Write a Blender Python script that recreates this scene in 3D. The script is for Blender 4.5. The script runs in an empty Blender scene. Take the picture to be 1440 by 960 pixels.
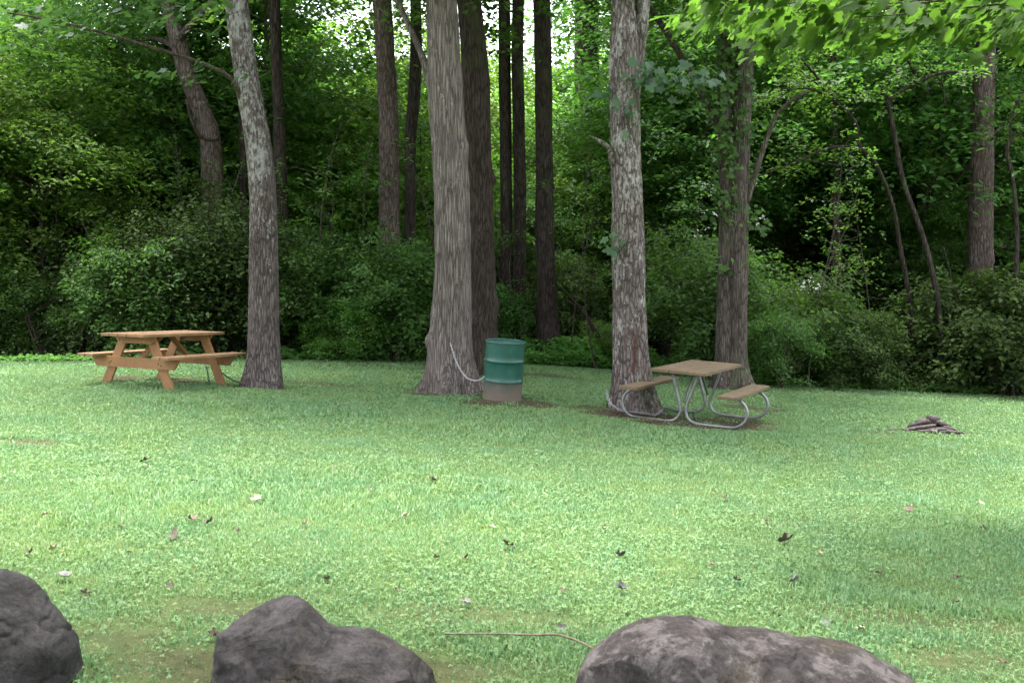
import bpy, bmesh, math, random
import numpy as np
from mathutils import Vector, Matrix, noise as mnoise

R = math.radians
scene = bpy.context.scene
C = scene.collection

# ------------------------------------------------------------------ camera, world, sun, exposure
CAM_Z = 1.57
PITCH = R(2.585)
F = 1440.0                      # focal length in pixels of the 1440 px wide photograph
cam_d = bpy.data.cameras.new('camera')
cam = bpy.data.objects.new('camera', cam_d)
C.objects.link(cam)
cam.location = (0, 0, CAM_Z)
cam.rotation_euler = (R(90) - PITCH, 0, 0)
cam_d.sensor_width = 36.0
cam_d.lens = 36.0
cam_d.clip_start = 0.05
cam_d.clip_end = 1000
cam_d.dof.use_dof = True
cam_d.dof.focus_distance = 14.5
cam_d.dof.aperture_fstop = 7.0
scene.camera = cam

SUN_EL, SUN_AZ = R(79), R(215)      # azimuth: 0 = light travels along +y; here it comes over the wood from the left
world = bpy.data.worlds.new('World')
scene.world = world
world.use_nodes = True
wn = world.node_tree
for n in list(wn.nodes):
    wn.nodes.remove(n)
sky = wn.nodes.new('ShaderNodeTexSky')
sky.sky_type = 'NISHITA'
sky.sun_disc = False
sky.sun_elevation = SUN_EL
sky.sun_rotation = R(180) - SUN_AZ
sky.air_density = 1.0
sky.dust_density = 3.0
hs = wn.nodes.new('ShaderNodeHueSaturation')     # a veiled, nearly white sky
hs.inputs['Saturation'].default_value = 0.30
bg = wn.nodes.new('ShaderNodeBackground')
bg.inputs['Strength'].default_value = 0.13
wo = wn.nodes.new('ShaderNodeOutputWorld')
wn.links.new(sky.outputs[0], hs.inputs['Color'])
wn.links.new(hs.outputs[0], bg.inputs['Color'])
wn.links.new(bg.outputs[0], wo.inputs['Surface'])

sun_d = bpy.data.lights.new('sun', 'SUN')
sun_d.energy = 2.4
sun_d.angle = R(22)
sun_d.color = (1.0, 0.975, 0.94)
sun = bpy.data.objects.new('sun', sun_d)
C.objects.link(sun)
sun.rotation_euler = (R(90) - SUN_EL, 0, SUN_AZ)   # points along +y and down when SUN_AZ is 0

scene.view_settings.view_transform = 'Standard'
scene.view_settings.look = 'None'
scene.view_settings.gamma = 1
scene.view_settings.use_curve_mapping = False
scene.view_settings.exposure = 3.0
scene.render.engine = 'CYCLES'
cy = scene.cycles
cy.max_bounces = 9
cy.diffuse_bounces = 6
cy.glossy_bounces = 2
cy.transmission_bounces = 6
cy.transparent_max_bounces = 8
cy.use_adaptive_sampling = True
cy.adaptive_threshold = 0.02
cy.caustics_reflective = False
cy.caustics_refractive = False
try:
    cy.use_denoising = True
    cy.denoiser = 'OPENIMAGEDENOISE'
    cy.denoising_input_passes = 'RGB_ALBEDO_NORMAL'
    cy.denoising_prefilter = 'ACCURATE'
except Exception:
    pass

rng = np.random.default_rng(11)
random.seed(5)

# ------------------------------------------------------------------ ground height and placing
def sstep(a, b, x):
    t = np.clip((np.asarray(x, float) - a) / (b - a), 0, 1)
    return t * t * (3 - 2 * t)

def vnoise(p, seed=0):
    p = np.asarray(p, float)
    i = np.floor(p).astype(np.int64)
    f = p - i
    u = f * f * (3 - 2 * f)
    def h(ix, iy, iz):
        n = (ix * 374761393 + iy * 668265263 + iz * 1440662683 + seed * 974634777) & 0xffffffff
        n = ((n ^ (n >> 13)) * 1274126177) & 0xffffffff
        n = n ^ (n >> 16)
        return (n & 0xffff) / 32767.5 - 1.0
    r = 0
    for dx in (0, 1):
        wx = u[:, 0] if dx else 1 - u[:, 0]
        for dy in (0, 1):
            wy = u[:, 1] if dy else 1 - u[:, 1]
            for dz in (0, 1):
                wz = u[:, 2] if dz else 1 - u[:, 2]
                r = r + wx * wy * wz * h(i[:, 0] + dx, i[:, 1] + dy, i[:, 2] + dz)
    return r

def fnoise(p, seed=0, octv=4, gain=0.5):
    r, a = 0, 1.0
    p = np.asarray(p, float)
    for k in range(octv):
        r = r + a * vnoise(p, seed + k * 17)
        p = p * 2.03 + 3.1
        a *= gain
    return r

def zlawn(x, y):
    x = np.asarray(x, float); y = np.asarray(y, float)
    xs = np.clip(x, -7, 11)
    z = -0.055 * xs - 0.05 * sstep(0, 3, x)
    p = np.stack([x.ravel() * 0.45, y.ravel() * 0.45, np.zeros(x.size)], 1)
    z = z + 0.02 * vnoise(p, 3).reshape(x.shape) * sstep(2, 6, np.abs(y))
    return z

EDGE = None
def edge_y(x):
    return np.interp(x, EDGE[0], EDGE[1])

def zg(x, y):
    x = np.asarray(x, float); y = np.asarray(y, float)
    z = zlawn(x, y)
    if EDGE is not None:
        d = y - edge_y(x)
        right = sstep(2.0, 7.0, x)
        z = z - right * 0.75 * sstep(0.1, 1.6, d) + right * 0.30 * np.clip(d - 3.5, 0, 45)   # ditch, then wooded hillside
        z = z - (1 - right) * 0.12 * sstep(0.0, 1.2, d)
        z = z + (1 - right) * 0.10 * np.clip(d - 22, 0, 60)
        p = np.stack([x.ravel() * 0.5, y.ravel() * 0.5, np.zeros(x.size)], 1)
        z = z + 0.12 * vnoise(p, 9).reshape(x.shape) * sstep(0.3, 2.5, d)
    return z

cp, sp = math.cos(PITCH), math.sin(PITCH)
def at(px, py, d):
    """the point at distance y = d in front of the camera seen at photo pixel px, py"""
    a, b = (px - 720) / F, (480 - py) / F
    dy = cp + b * sp
    dz = -sp + b * cp
    t = d / dy
    return Vector((a * t, d, CAM_Z + dz * t))

def on_ground(px, py, lo=2.0, hi=60.0):
    last = lo
    for d in np.arange(lo, hi, 0.05):
        p = at(px, py, d)
        if p.z <= float(zg(p.x, p.y)):
            return Vector((p.x, p.y, float(zg(p.x, p.y))))
    p = at(px, py, hi)
    return p

ex, ey = [], []
for px, py in [(-300, 508), (-100, 508), (0, 508), (150, 508), (400, 506), (500, 506), (600, 508), (740, 512), (860, 517), (960, 523),
               (1060, 541), (1150, 545), (1300, 551), (1440, 555), (1600, 560)]:
    p = on_ground(px, py)
    ex.append(p.x); ey.append(p.y)
EDGE = (np.array([-60.0] + ex + [60.0]), np.array([ey[0]] + ey + [ey[-1]]))

# ------------------------------------------------------------------ object helpers
def mesh_np(name, V, faces, smooth=False):
    """faces: list of (F,k) integer arrays"""
    me = bpy.data.meshes.new(name)
    V = np.asarray(V, np.float32)
    me.vertices.add(len(V))
    me.vertices.foreach_set('co', V.ravel())
    faces = [np.asarray(f, np.int32) for f in faces if len(f)]
    nl = sum(f.size for f in faces); nf = sum(len(f) for f in faces)
    me.loops.add(nl); me.polygons.add(nf)
    me.loops.foreach_set('vertex_index', np.concatenate([f.ravel() for f in faces]))
    st, o = [], 0
    for f in faces:
        st.append(o + np.arange(len(f)) * f.shape[1]); o += f.size
    me.polygons.foreach_set('loop_start', np.concatenate(st).astype(np.int32))
    if smooth:
        me.polygons.foreach_set('use_smooth', np.ones(nf, bool))
    me.update(calc_edges=True)
    return me

def link(name, me, mat=None, parent=None, loc=None):
    o = bpy.data.objects.new(name, me)
    C.objects.link(o)
    if mat is not None and len(me.materials) == 0:
        me.materials.append(mat)
    if parent is not None:
        o.parent = parent
    if loc is not None:
        o.location = loc
    return o

def tag(o, label, cat, group=None):
    o['label'] = label; o['category'] = cat
    if group: o['group'] = group
    return o

def thing(name, label, cat, loc, rz=0.0, group=None):
    o = bpy.data.objects.new(name, None)
    C.objects.link(o)
    o.location = loc; o.rotation_euler = (0, 0, rz)
    o.empty_display_size = 0.2
    return tag(o, label, cat, group)

def bm_mesh(name, bm, smooth=False):
    me = bpy.data.meshes.new(name)
    bm.normal_update()
    bm.to_mesh(me); bm.free()
    if smooth:
        for p in me.polygons: p.use_smooth = True
    return me

def add_box(bm, c, s, rot=None, bevel=0.0):
    r = bmesh.ops.create_cube(bm, size=1.0)
    vs = r['verts']
    M = Matrix.Translation(Vector(c)) @ (rot.to_4x4() if rot is not None else Matrix()) @ Matrix.Diagonal((s[0], s[1], s[2], 1))
    bmesh.ops.transform(bm, matrix=M, verts=vs)
    if bevel > 0:
        es = list({e for v in vs for e in v.link_edges})
        bmesh.ops.bevel(bm, geom=es, offset=bevel, segments=2, affect='EDGES', profile=0.6)

def catmull(pts, n):
    P = np.asarray(pts, float)
    P = np.vstack([2 * P[0] - P[1], P, 2 * P[-1] - P[-2]])
    out = []
    m = len(P) - 3
    for i in range(m):
        p0, p1, p2, p3 = P[i:i + 4]
        k = n if i < m - 1 else n + 1
        for t in np.arange(k) / n:
            out.append(0.5 * ((2 * p1) + (-p0 + p2) * t + (2 * p0 - 5 * p1 + 4 * p2 - p3) * t * t + (-p0 + 3 * p1 - 3 * p2 + p3) * t ** 3))
    return np.array(out)

def tube(path, segs=10, cap=True, rfun=None):
    """path: (N,4) x,y,z,r -> V, faces (list)"""
    path = np.asarray(path, float)
    P, r = path[:, :3], path[:, 3]
    N = len(P)
    T = np.gradient(P, axis=0)
    T /= np.linalg.norm(T, axis=1)[:, None] + 1e-9
    ref = np.array([0.0, 1.0, 0.0]) if abs(T[0][1]) < 0.85 else np.array([1.0, 0, 0])
    U = np.zeros_like(P)
    u = ref - T[0] * ref.dot(T[0]); u /= np.linalg.norm(u)
    for i in range(N):
        u = u - T[i] * u.dot(T[i]); u /= np.linalg.norm(u) + 1e-9
        U[i] = u
    W = np.cross(T, U)
    th = np.arange(segs) / segs * 2 * np.pi
    rr = np.repeat(r[:, None], segs, 1)
    if rfun is not None:
        rr = rfun(P, th, rr)
    V = P[:, None, :] + rr[:, :, None] * (np.cos(th)[None, :, None] * U[:, None, :] + np.sin(th)[None, :, None] * W[:, None, :])
    V = V.reshape(-1, 3)
    i = np.arange(N - 1)[:, None] * segs; j = np.arange(segs)[None, :]; j2 = (j + 1) % segs
    q = np.stack([i + j, i + j2, i + segs + j2, i + segs + j], -1).reshape(-1, 4)
    faces = [q]
    if cap:
        V = np.vstack([V, P[0], P[-1]])
        a = np.arange(segs); b = (a + 1) % segs
        faces.append(np.stack([np.full(segs, N * segs), b, a], 1))
        faces.append(np.stack([np.full(segs, N * segs + 1), (N - 1) * segs + a, (N - 1) * segs + b], 1))
    return V, faces

def merge(parts):
    Vs, Fs, o = [], {}, 0
    for V, fl in parts:
        Vs.append(V)
        for f in fl:
            f = np.asarray(f)
            if len(f): Fs.setdefault(f.shape[1], []).append(f + o)
        o += len(V)
    return np.vstack(Vs), [np.vstack(v) for v in Fs.values()]

# ------------------------------------------------------------------ materials
def new_mat(name):
    m = bpy.data.materials.new(name)
    m.use_nodes = True
    nt = m.node_tree
    for n in list(nt.nodes): nt.nodes.remove(n)
    out = nt.nodes.new('ShaderNodeOutputMaterial')
    return m, nt, out

def N(nt, t, **kw):
    n = nt.nodes.new(t)
    for k, v in kw.items():
        if k in ('inp',):
            for a, b in v.items(): n.inputs[a].default_value = b
        else:
            setattr(n, k, v)
    return n

def ramp(nt, fac, stops):
    r = nt.nodes.new('ShaderNodeValToRGB')
    e = r.color_ramp.elements
    while len(e) < len(stops): e.new(0.5)
    for k, (p, c) in enumerate(stops):
        e[k].position = p
        e[k].color = (c[0], c[1], c[2], 1) if not isinstance(c, (int, float)) else (c, c, c, 1)
    nt.links.new(fac, r.inputs[0])
    return r.outputs[0]

def mixc(nt, fac, a, b, mode='MIX'):
    m = nt.nodes.new('ShaderNodeMix'); m.data_type = 'RGBA'; m.blend_type = mode
    if isinstance(fac, (int, float)): m.inputs[0].default_value = fac
    else: nt.links.new(fac, m.inputs[0])
    for s, v in ((6, a), (7, b)):
        if hasattr(v, 'is_linked') or hasattr(v, 'links'): nt.links.new(v, m.inputs[s])
        else: m.inputs[s].default_value = (v[0], v[1], v[2], 1)
    return m.outputs[2]

def coords(nt, scale=(1, 1, 1), kind='Object', rot=(0, 0, 0)):
    tc = nt.nodes.new('ShaderNodeTexCoord')
    mp = nt.nodes.new('ShaderNodeMapping')
    mp.inputs['Scale'].default_value = scale
    mp.inputs['Rotation'].default_value = rot
    nt.links.new(tc.outputs[kind], mp.inputs[0])
    return mp.outputs[0]

def noise_tex(nt, vec, scale, detail=4, rough=0.55, dist=0.0):
    n = N(nt, 'ShaderNodeTexNoise', inp={'Scale': scale, 'Detail': detail, 'Roughness': rough, 'Distortion': dist})
    nt.links.new(vec, n.inputs['Vector'])
    return n.outputs['Fac']

def leaf_mat(name, dark, mid, light, transl=0.45, tcol=None, rough=0.5, spec=0.35):
    m, nt, out = new_mat(name)
    g = nt.nodes.new('ShaderNodeNewGeometry')
    col = ramp(nt, g.outputs['Random Per Island'], [(0.0, dark), (0.5, mid), (1.0, light)])
    oi = nt.nodes.new('ShaderNodeObjectInfo')
    hv = nt.nodes.new('ShaderNodeHueSaturation')
    mr = N(nt, 'ShaderNodeMapRange', inp={3: 0.485, 4: 0.515}); nt.links.new(oi.outputs['Random'], mr.inputs[0])
    mv = N(nt, 'ShaderNodeMapRange', inp={3: 0.8, 4: 1.2}); nt.links.new(oi.outputs['Random'], mv.inputs[0])
    nt.links.new(mr.outputs[0], hv.inputs['Hue']); nt.links.new(mv.outputs[0], hv.inputs['Value'])
    nt.links.new(col, hv.inputs['Color'])
    p = N(nt, 'ShaderNodeBsdfPrincipled', inp={'Roughness': rough, 'Specular IOR Level': spec})
    nt.links.new(hv.outputs[0], p.inputs['Base Color'])
    t = nt.nodes.new('ShaderNodeBsdfTranslucent')
    tc = mixc(nt, 1.0, hv.outputs[0], tcol or (1.9, 2.1, 0.9), 'MULTIPLY')
    nt.links.new(tc, t.inputs['Color'])
    mx = nt.nodes.new('ShaderNodeMixShader'); mx.inputs[0].default_value = transl
    nt.links.new(p.outputs[0], mx.inputs[1]); nt.links.new(t.outputs[0], mx.inputs[2])
    nt.links.new(mx.outputs[0], out.inputs[0])
    return m

def bark_mat(name, dark, light, lichen=None, lich_amt=0.0, vs=(14, 14, 2.0), bump=0.9, stain=None, moss=0.0, lich_h=None):
    m, nt, out = new_mat(name)
    v = coords(nt, vs)
    n1 = noise_tex(nt, v, 1.0, 6, 0.62, 0.6)
    v2 = coords(nt, (vs[0] * 1.2, vs[1] * 1.2, vs[2] * 0.9))
    vo = N(nt, 'ShaderNodeTexVoronoi', feature='DISTANCE_TO_EDGE', inp={'Scale': 1.0, 'Randomness': 1.0})
    nd = nt.nodes.new('ShaderNodeVectorMath'); nd.operation = 'ADD'
    nn = N(nt, 'ShaderNodeTexNoise', inp={'Scale': 0.9, 'Detail': 5, 'Roughness': 0.65}); nt.links.new(v2, nn.inputs['Vector'])
    nt.links.new(v2, nd.inputs[0]); nt.links.new(nn.outputs['Color'], nd.inputs[1])
    nt.links.new(nd.outputs[0], vo.inputs['Vector'])
    ridge = ramp(nt, vo.outputs['Distance'], [(0.0, 0.0), (0.16, 0.75), (0.5, 1.0)])
    c1 = ramp(nt, n1, [(0.28, dark), (0.68, light)])
    soft = ramp(nt, noise_tex(nt, coords(nt, (vs[0] * 0.35, vs[1] * 0.35, vs[2] * 0.6)), 1.0, 4, 0.6), [(0.35, 0.55), (0.60, 0.0)])
    rs = N(nt, 'ShaderNodeMath', operation='MAXIMUM'); nt.links.new(ridge, rs.inputs[0]); nt.links.new(soft, rs.inputs[1])
    crev = mixc(nt, rs.outputs[0], tuple(k * 0.45 for k in dark), c1)
    big = noise_tex(nt, coords(nt, (1.6, 1.6, 0.7)), 1.0, 4, 0.6)
    tint = ramp(nt, big, [(0.3, (0.78, 0.74, 0.72)), (0.7, (1.15, 1.12, 1.1))])
    grain = ramp(nt, noise_tex(nt, coords(nt, (70, 70, 34)), 1.0, 5, 0.75), [(0.3, (0.72, 0.72, 0.72)), (0.7, (1.22, 1.22, 1.22))])
    crev = mixc(nt, 1.0, crev, grain, 'MULTIPLY')
    col = mixc(nt, 1.0, crev, tint, 'MULTIPLY')
    if lich_amt > 0:
        lz = noise_tex(nt, coords(nt, (3.2, 3.2, 1.5)), 1.0, 5, 0.68, 0.3)
        lf = noise_tex(nt, coords(nt, (22, 22, 12)), 1.0, 4, 0.7)
        ad = N(nt, 'ShaderNodeMath', operation='ADD'); nt.links.new(lz, ad.inputs[0])
        sc = N(nt, 'ShaderNodeMath', operation='MULTIPLY'); sc.inputs[1].default_value = 1.0; nt.links.new(lf, sc.inputs[0])
        nt.links.new(sc.outputs[0], ad.inputs[1])
        hf = N(nt, 'ShaderNodeMath', operation='MULTIPLY'); hf.inputs[1].default_value = 0.5; nt.links.new(ad.outputs[0], hf.inputs[0]); ad = hf
        th = lich_amt
        if lich_h is not None:          # lichen grows thicker above a height
            tz = nt.nodes.new('ShaderNodeTexCoord'); sz_ = nt.nodes.new('ShaderNodeSeparateXYZ'); nt.links.new(tz.outputs['Object'], sz_.inputs[0])
            mr_ = N(nt, 'ShaderNodeMapRange', inp={1: lich_h[0] - 0.9, 2: lich_h[0] + 0.9, 3: 0.0, 4: lich_h[1]}); nt.links.new(sz_.outputs[2], mr_.inputs[0])
            a2 = N(nt, 'ShaderNodeMath', operation='ADD'); nt.links.new(ad.outputs[0], a2.inputs[0]); nt.links.new(mr_.outputs[0], a2.inputs[1]); ad = a2
        msk = ramp(nt, ad.outputs[0], [(th - 0.012, 0.0), (th + 0.05, 0.62)])
        col = mixc(nt, msk, col, lichen)
    if moss > 0:
        ms = noise_tex(nt, coords(nt, (2.0, 2.0, 0.8)), 1.0, 5, 0.6)
        mk = ramp(nt, ms, [(0.62 - moss, 0.0), (0.75 - moss * 0.5, 0.7)])
        col = mixc(nt, mk, col, (0.06, 0.085, 0.03))
    if stain is not None:
        sz, sh, ang, sw, scol = stain       # a bare reddish streak where the bark has come off
        tc = nt.nodes.new('ShaderNodeTexCoord')
        sx = nt.nodes.new('ShaderNodeSeparateXYZ'); nt.links.new(tc.outputs['Object'], sx.inputs[0])
        a = N(nt, 'ShaderNodeMath', operation='SUBTRACT'); nt.links.new(sx.outputs[2], a.inputs[0]); a.inputs[1].default_value = sz
        b = N(nt, 'ShaderNodeMath', operation='DIVIDE'); nt.links.new(a.outputs[0], b.inputs[0]); b.inputs[1].default_value = sh
        c = N(nt, 'ShaderNodeMath', operation='SUBTRACT'); nt.links.new(sx.outputs[0], c.inputs[0]); c.inputs[1].default_value = ang
        d = N(nt, 'ShaderNodeMath', operation='DIVIDE'); nt.links.new(c.outputs[0], d.inputs[0]); d.inputs[1].default_value = sw
        q1 = N(nt, 'ShaderNodeMath', operation='POWER'); nt.links.new(b.outputs[0], q1.inputs[0]); q1.inputs[1].default_value = 2
        q2 = N(nt, 'ShaderNodeMath', operation='POWER'); nt.links.new(d.outputs[0], q2.inputs[0]); q2.inputs[1].default_value = 2
        s = N(nt, 'ShaderNodeMath', operation='ADD'); nt.links.new(q1.outputs[0], s.inputs[0]); nt.links.new(q2.outputs[0], s.inputs[1])
        s2 = N(nt, 'ShaderNodeMath', operation='ADD'); nt.links.new(s.outputs[0], s2.inputs[0])
        wob = noise_tex(nt, coords(nt, (20, 20, 7)), 1.0, 6, 0.75)
        nt.links.new(wob, s2.inputs[1])
        mk = ramp(nt, s2.outputs[0], [(0.55, 0.85), (0.95, 0.0)])
        col = mixc(nt, mk, col, scol)
    p = N(nt, 'ShaderNodeBsdfPrincipled', inp={'Roughness': 0.92, 'Specular IOR Level': 0.15})
    nt.links.new(col, p.inputs['Base Color'])
    hgt = N(nt, 'ShaderNodeMath', operation='MULTIPLY'); nt.links.new(ridge, hgt.inputs[0]); nt.links.new(n1, hgt.inputs[1])
    bp = N(nt, 'ShaderNodeBump', inp={'Strength': bump, 'Distance': 0.035}); nt.links.new(hgt.outputs[0], bp.inputs['Height'])
    nt.links.new(bp.outputs[0], p.inputs['Normal'])
    nt.links.new(p.outputs[0], out.inputs[0])
    return m

def wood_mat(name, base, dark, scale=(3, 40, 40), bump=0.3, rough=0.75, worn=None):
    m, nt, out = new_mat(name)
    n1 = noise_tex(nt, coords(nt, scale), 1.0, 6, 0.65, 0.4)
    n2 = noise_tex(nt, coords(nt, (2.5, 2.5, 2.5)), 1.0, 4, 0.6)
    col = ramp(nt, n1, [(0.25, dark), (0.62, base)])
    tint = ramp(nt, n2, [(0.3, (0.8, 0.78, 0.74)), (0.7, (1.1, 1.08, 1.05))])
    col = mixc(nt, 1.0, col, tint, 'MULTIPLY')
    if worn is not None:
        n3 = noise_tex(nt, coords(nt, (6, 6, 6)), 1.0, 5, 0.7)
        mk = ramp(nt, n3, [(0.55, 0.0), (0.72, 0.8)])
        col = mixc(nt, mk, col, worn)
    p = N(nt, 'ShaderNodeBsdfPrincipled', inp={'Roughness': rough, 'Specular IOR Level': 0.3})
    nt.links.new(col, p.inputs['Base Color'])
    bp = N(nt, 'ShaderNodeBump', inp={'Strength': bump, 'Distance': 0.01}); nt.links.new(n1, bp.inputs['Height'])
    nt.links.new(bp.outputs[0], p.inputs['Normal'])
    nt.links.new(p.outputs[0], out.inputs[0])
    return m

def metal_mat(name, col, rough, metal=1.0, rust=None):
    m, nt, out = new_mat(name)
    n1 = noise_tex(nt, coords(nt, (9, 9, 9)), 1.0, 5, 0.65)
    c = ramp(nt, n1, [(0.3, tuple(k * 0.7 for k in col)), (0.65, col)])
    if rust is not None:
        n2 = noise_tex(nt, coords(nt, (14, 14, 14)), 1.0, 5, 0.7)
        mk = ramp(nt, n2, [(0.56, 0.0), (0.68, 0.8)])
        c = mixc(nt, mk, c, rust)
    p = N(nt, 'ShaderNodeBsdfPrincipled', inp={'Metallic': metal})
    nt.links.new(c, p.inputs['Base Color'])
    nt.links.new(ramp(nt, n1, [(0.3, rough + 0.15), (0.7, rough)]), p.inputs['Roughness'])
    nt.links.new(p.outputs[0], out.inputs[0])
    return m

def rock_mat(name, a, b, pale, pale_amt, stain=(0.10, 0.075, 0.05)):
    m, nt, out = new_mat(name)
    n1 = noise_tex(nt, coords(nt, (8, 8, 11), rot=(0.2, 0.5, 0.1)), 1.0, 10, 0.74, 0.9)
    n2 = noise_tex(nt, coords(nt, (2.2, 2.2, 2.2), rot=(0.3, 0.5, 0)), 1.0, 5, 0.6, 0.8)
    n3 = noise_tex(nt, coords(nt, (62, 62, 62)), 1.0, 6, 0.8)
    n4 = noise_tex(nt, coords(nt, (7, 7, 7), rot=(0.9, 0.2, 0.4)), 1.0, 7, 0.72, 0.3)
    col = ramp(nt, n1, [(0.36, a), (0.60, b)])
    mk = ramp(nt, n2, [(0.5, 0.0), (0.68, 0.75)])
    col = mixc(nt, mk, col, stain)
    pk = ramp(nt, n4, [(0.60 - pale_amt, 0.0), (0.68 - pale_amt, 0.8)])
    col = mixc(nt, pk, col, pale)
    cw = N(nt, 'ShaderNodeTexNoise', inp={'Scale': 4.0, 'Detail': 5, 'Roughness': 0.6}); nt.links.new(coords(nt), cw.inputs['Vector'])
    cs = nt.nodes.new('ShaderNodeVectorMath'); cs.operation = 'MULTIPLY_ADD'; nt.links.new(cw.outputs['Color'], cs.inputs[0]); cs.inputs[1].default_value = (0.5, 0.5, 0.5); nt.links.new(coords(nt, (1, 1, 1.6), rot=(0.4, 0.3, 0.2)), cs.inputs[2])
    vc = N(nt, 'ShaderNodeTexVoronoi', feature='DISTANCE_TO_EDGE', inp={'Scale': 3.2}); nt.links.new(cs.outputs[0], vc.inputs['Vector'])
    gate = ramp(nt, n2, [(0.50, 0.0), (0.62, 0.85)])
    crk = ramp(nt, vc.outputs['Distance'], [(0.0, 1.0), (0.016, 0.0)])
    cg = N(nt, 'ShaderNodeMath', operation='MULTIPLY'); nt.links.new(crk, cg.inputs[0]); nt.links.new(gate, cg.inputs[1])
    col = mixc(nt, cg.outputs[0], col, tuple(k * 0.4 for k in a))
    sp_ = ramp(nt, n3, [(0.32, (0.55, 0.55, 0.55)), (0.68, (1.35, 1.35, 1.35))])
    col = mixc(nt, 1.0, col, sp_, 'MULTIPLY')
    p = N(nt, 'ShaderNodeBsdfPrincipled', inp={'Roughness': 0.85, 'Specular IOR Level': 0.25})
    nt.links.new(col, p.inputs['Base Color'])
    b1 = N(nt, 'ShaderNodeBump', inp={'Strength': 1.0, 'Distance': 0.05}); nt.links.new(n1, b1.inputs['Height'])
    inv = N(nt, 'ShaderNodeMath', operation='SUBTRACT'); inv.inputs[0].default_value = 1.0; nt.links.new(cg.outputs[0], inv.inputs[1])
    b0 = N(nt, 'ShaderNodeBump', inp={'Strength': 1.0, 'Distance': 0.02}); nt.links.new(inv.outputs[0], b0.inputs['Height']); nt.links.new(b0.outputs[0], b1.inputs['Normal'])
    b2 = N(nt, 'ShaderNodeBump', inp={'Strength': 0.9, 'Distance': 0.008}); nt.links.new(n3, b2.inputs['Height'])
    nt.links.new(b1.outputs[0], b2.inputs['Normal'])
    nt.links.new(b2.outputs[0], p.inputs['Normal'])
    nt.links.new(p.outputs[0], out.inputs[0])
    return m

def plain_mat(name, a, b, scale=20, rough=0.9):
    m, nt, out = new_mat(name)
    g = nt.nodes.new('ShaderNodeNewGeometry')
    n1 = noise_tex(nt, coords(nt, (scale,) * 3), 1.0, 4, 0.6)
    c = ramp(nt, n1, [(0.3, a), (0.7, b)])
    p = N(nt, 'ShaderNodeBsdfPrincipled', inp={'Roughness': rough, 'Specular IOR Level': 0.2})
    nt.links.new(c, p.inputs['Base Color'])
    nt.links.new(p.outputs[0], out.inputs[0])
    return m

M_leaf = leaf_mat('leaf_green', (0.036, 0.080, 0.021), (0.058, 0.124, 0.031), (0.096, 0.182, 0.044), 0.47, (1.6, 1.8, 0.9), 0.55, 0.25)
M_leaf_dark = leaf_mat('leaf_dark', (0.021, 0.040, 0.012), (0.036, 0.064, 0.018), (0.060, 0.098, 0.026), 0.38, (1.6, 1.8, 0.9), 0.65, 0.12)
M_leaf_light = leaf_mat('leaf_light', (0.060, 0.120, 0.024), (0.088, 0.170, 0.034), (0.130, 0.225, 0.048), 0.48, (1.6, 1.75, 0.9), 0.55, 0.25)
M_leaf_near = leaf_mat('leaf_overhang', (0.034, 0.064, 0.013), (0.044, 0.080, 0.016), (0.058, 0.100, 0.020), 0.55, (1.6, 1.75, 0.9), 0.7, 0.12)
M_leaf_blue = leaf_mat('leaf_blue', (0.034, 0.076, 0.036), (0.046, 0.098, 0.046), (0.062, 0.12, 0.056), 0.35)
M_cover = leaf_mat('leaf_cover', (0.070, 0.165, 0.042), (0.100, 0.215, 0.055), (0.135, 0.26, 0.07), 0.45, (1.6, 1.8, 0.9), 0.55, 0.25)
M_flower = plain_mat('flower_white', (0.36, 0.40, 0.34), (0.52, 0.55, 0.50))
M_bark_grey = bark_mat('bark_lichen', (0.078, 0.063, 0.060), (0.21, 0.18, 0.172), (0.34, 0.335, 0.32), 0.592, (24, 24, 5.0), 1.0, lich_h=(2.3, 0.075))
M_bark_big = bark_mat('bark_furrowed', (0.130, 0.108, 0.100), (0.285, 0.250, 0.234), (0.30, 0.295, 0.265), 0.585, (25, 25, 2.3), 1.0)
M_bark_scar = bark_mat('bark_flaky', (0.090, 0.071, 0.066), (0.255, 0.218, 0.208), (0.38, 0.37, 0.355), 0.535, (17, 17, 5.5), 1.0,
                       stain=(0.85, 0.75, -0.03, 0.075, (0.070, 0.034, 0.027)), moss=0.08)
M_bark_twin = bark_mat('bark_twin', (0.062, 0.050, 0.044), (0.175, 0.147, 0.132), (0.26, 0.26, 0.23), 0.585, (20, 20, 3.0), 0.9, moss=0.08)
M_bark_rear_shaded = bark_mat('bark_rear_shaded', (0.030, 0.022, 0.019), (0.085, 0.066, 0.056), None, 0.0, (20, 20, 3.0), 0.9, moss=0.05)  # the central trunk's shade is put into this dark bark colour
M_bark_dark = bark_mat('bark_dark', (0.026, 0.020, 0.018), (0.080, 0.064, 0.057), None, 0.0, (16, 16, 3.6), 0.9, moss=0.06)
M_bark_brown = bark_mat('bark_brown', (0.060, 0.043, 0.040), (0.165, 0.128, 0.119), (0.2, 0.2, 0.18), 0.58, (16, 16, 4.0), 0.8)
M_stem = bark_mat('bark_stem', (0.050, 0.042, 0.034), (0.13, 0.11, 0.09), None, 0, (24, 24, 6), 0.5)

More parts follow.
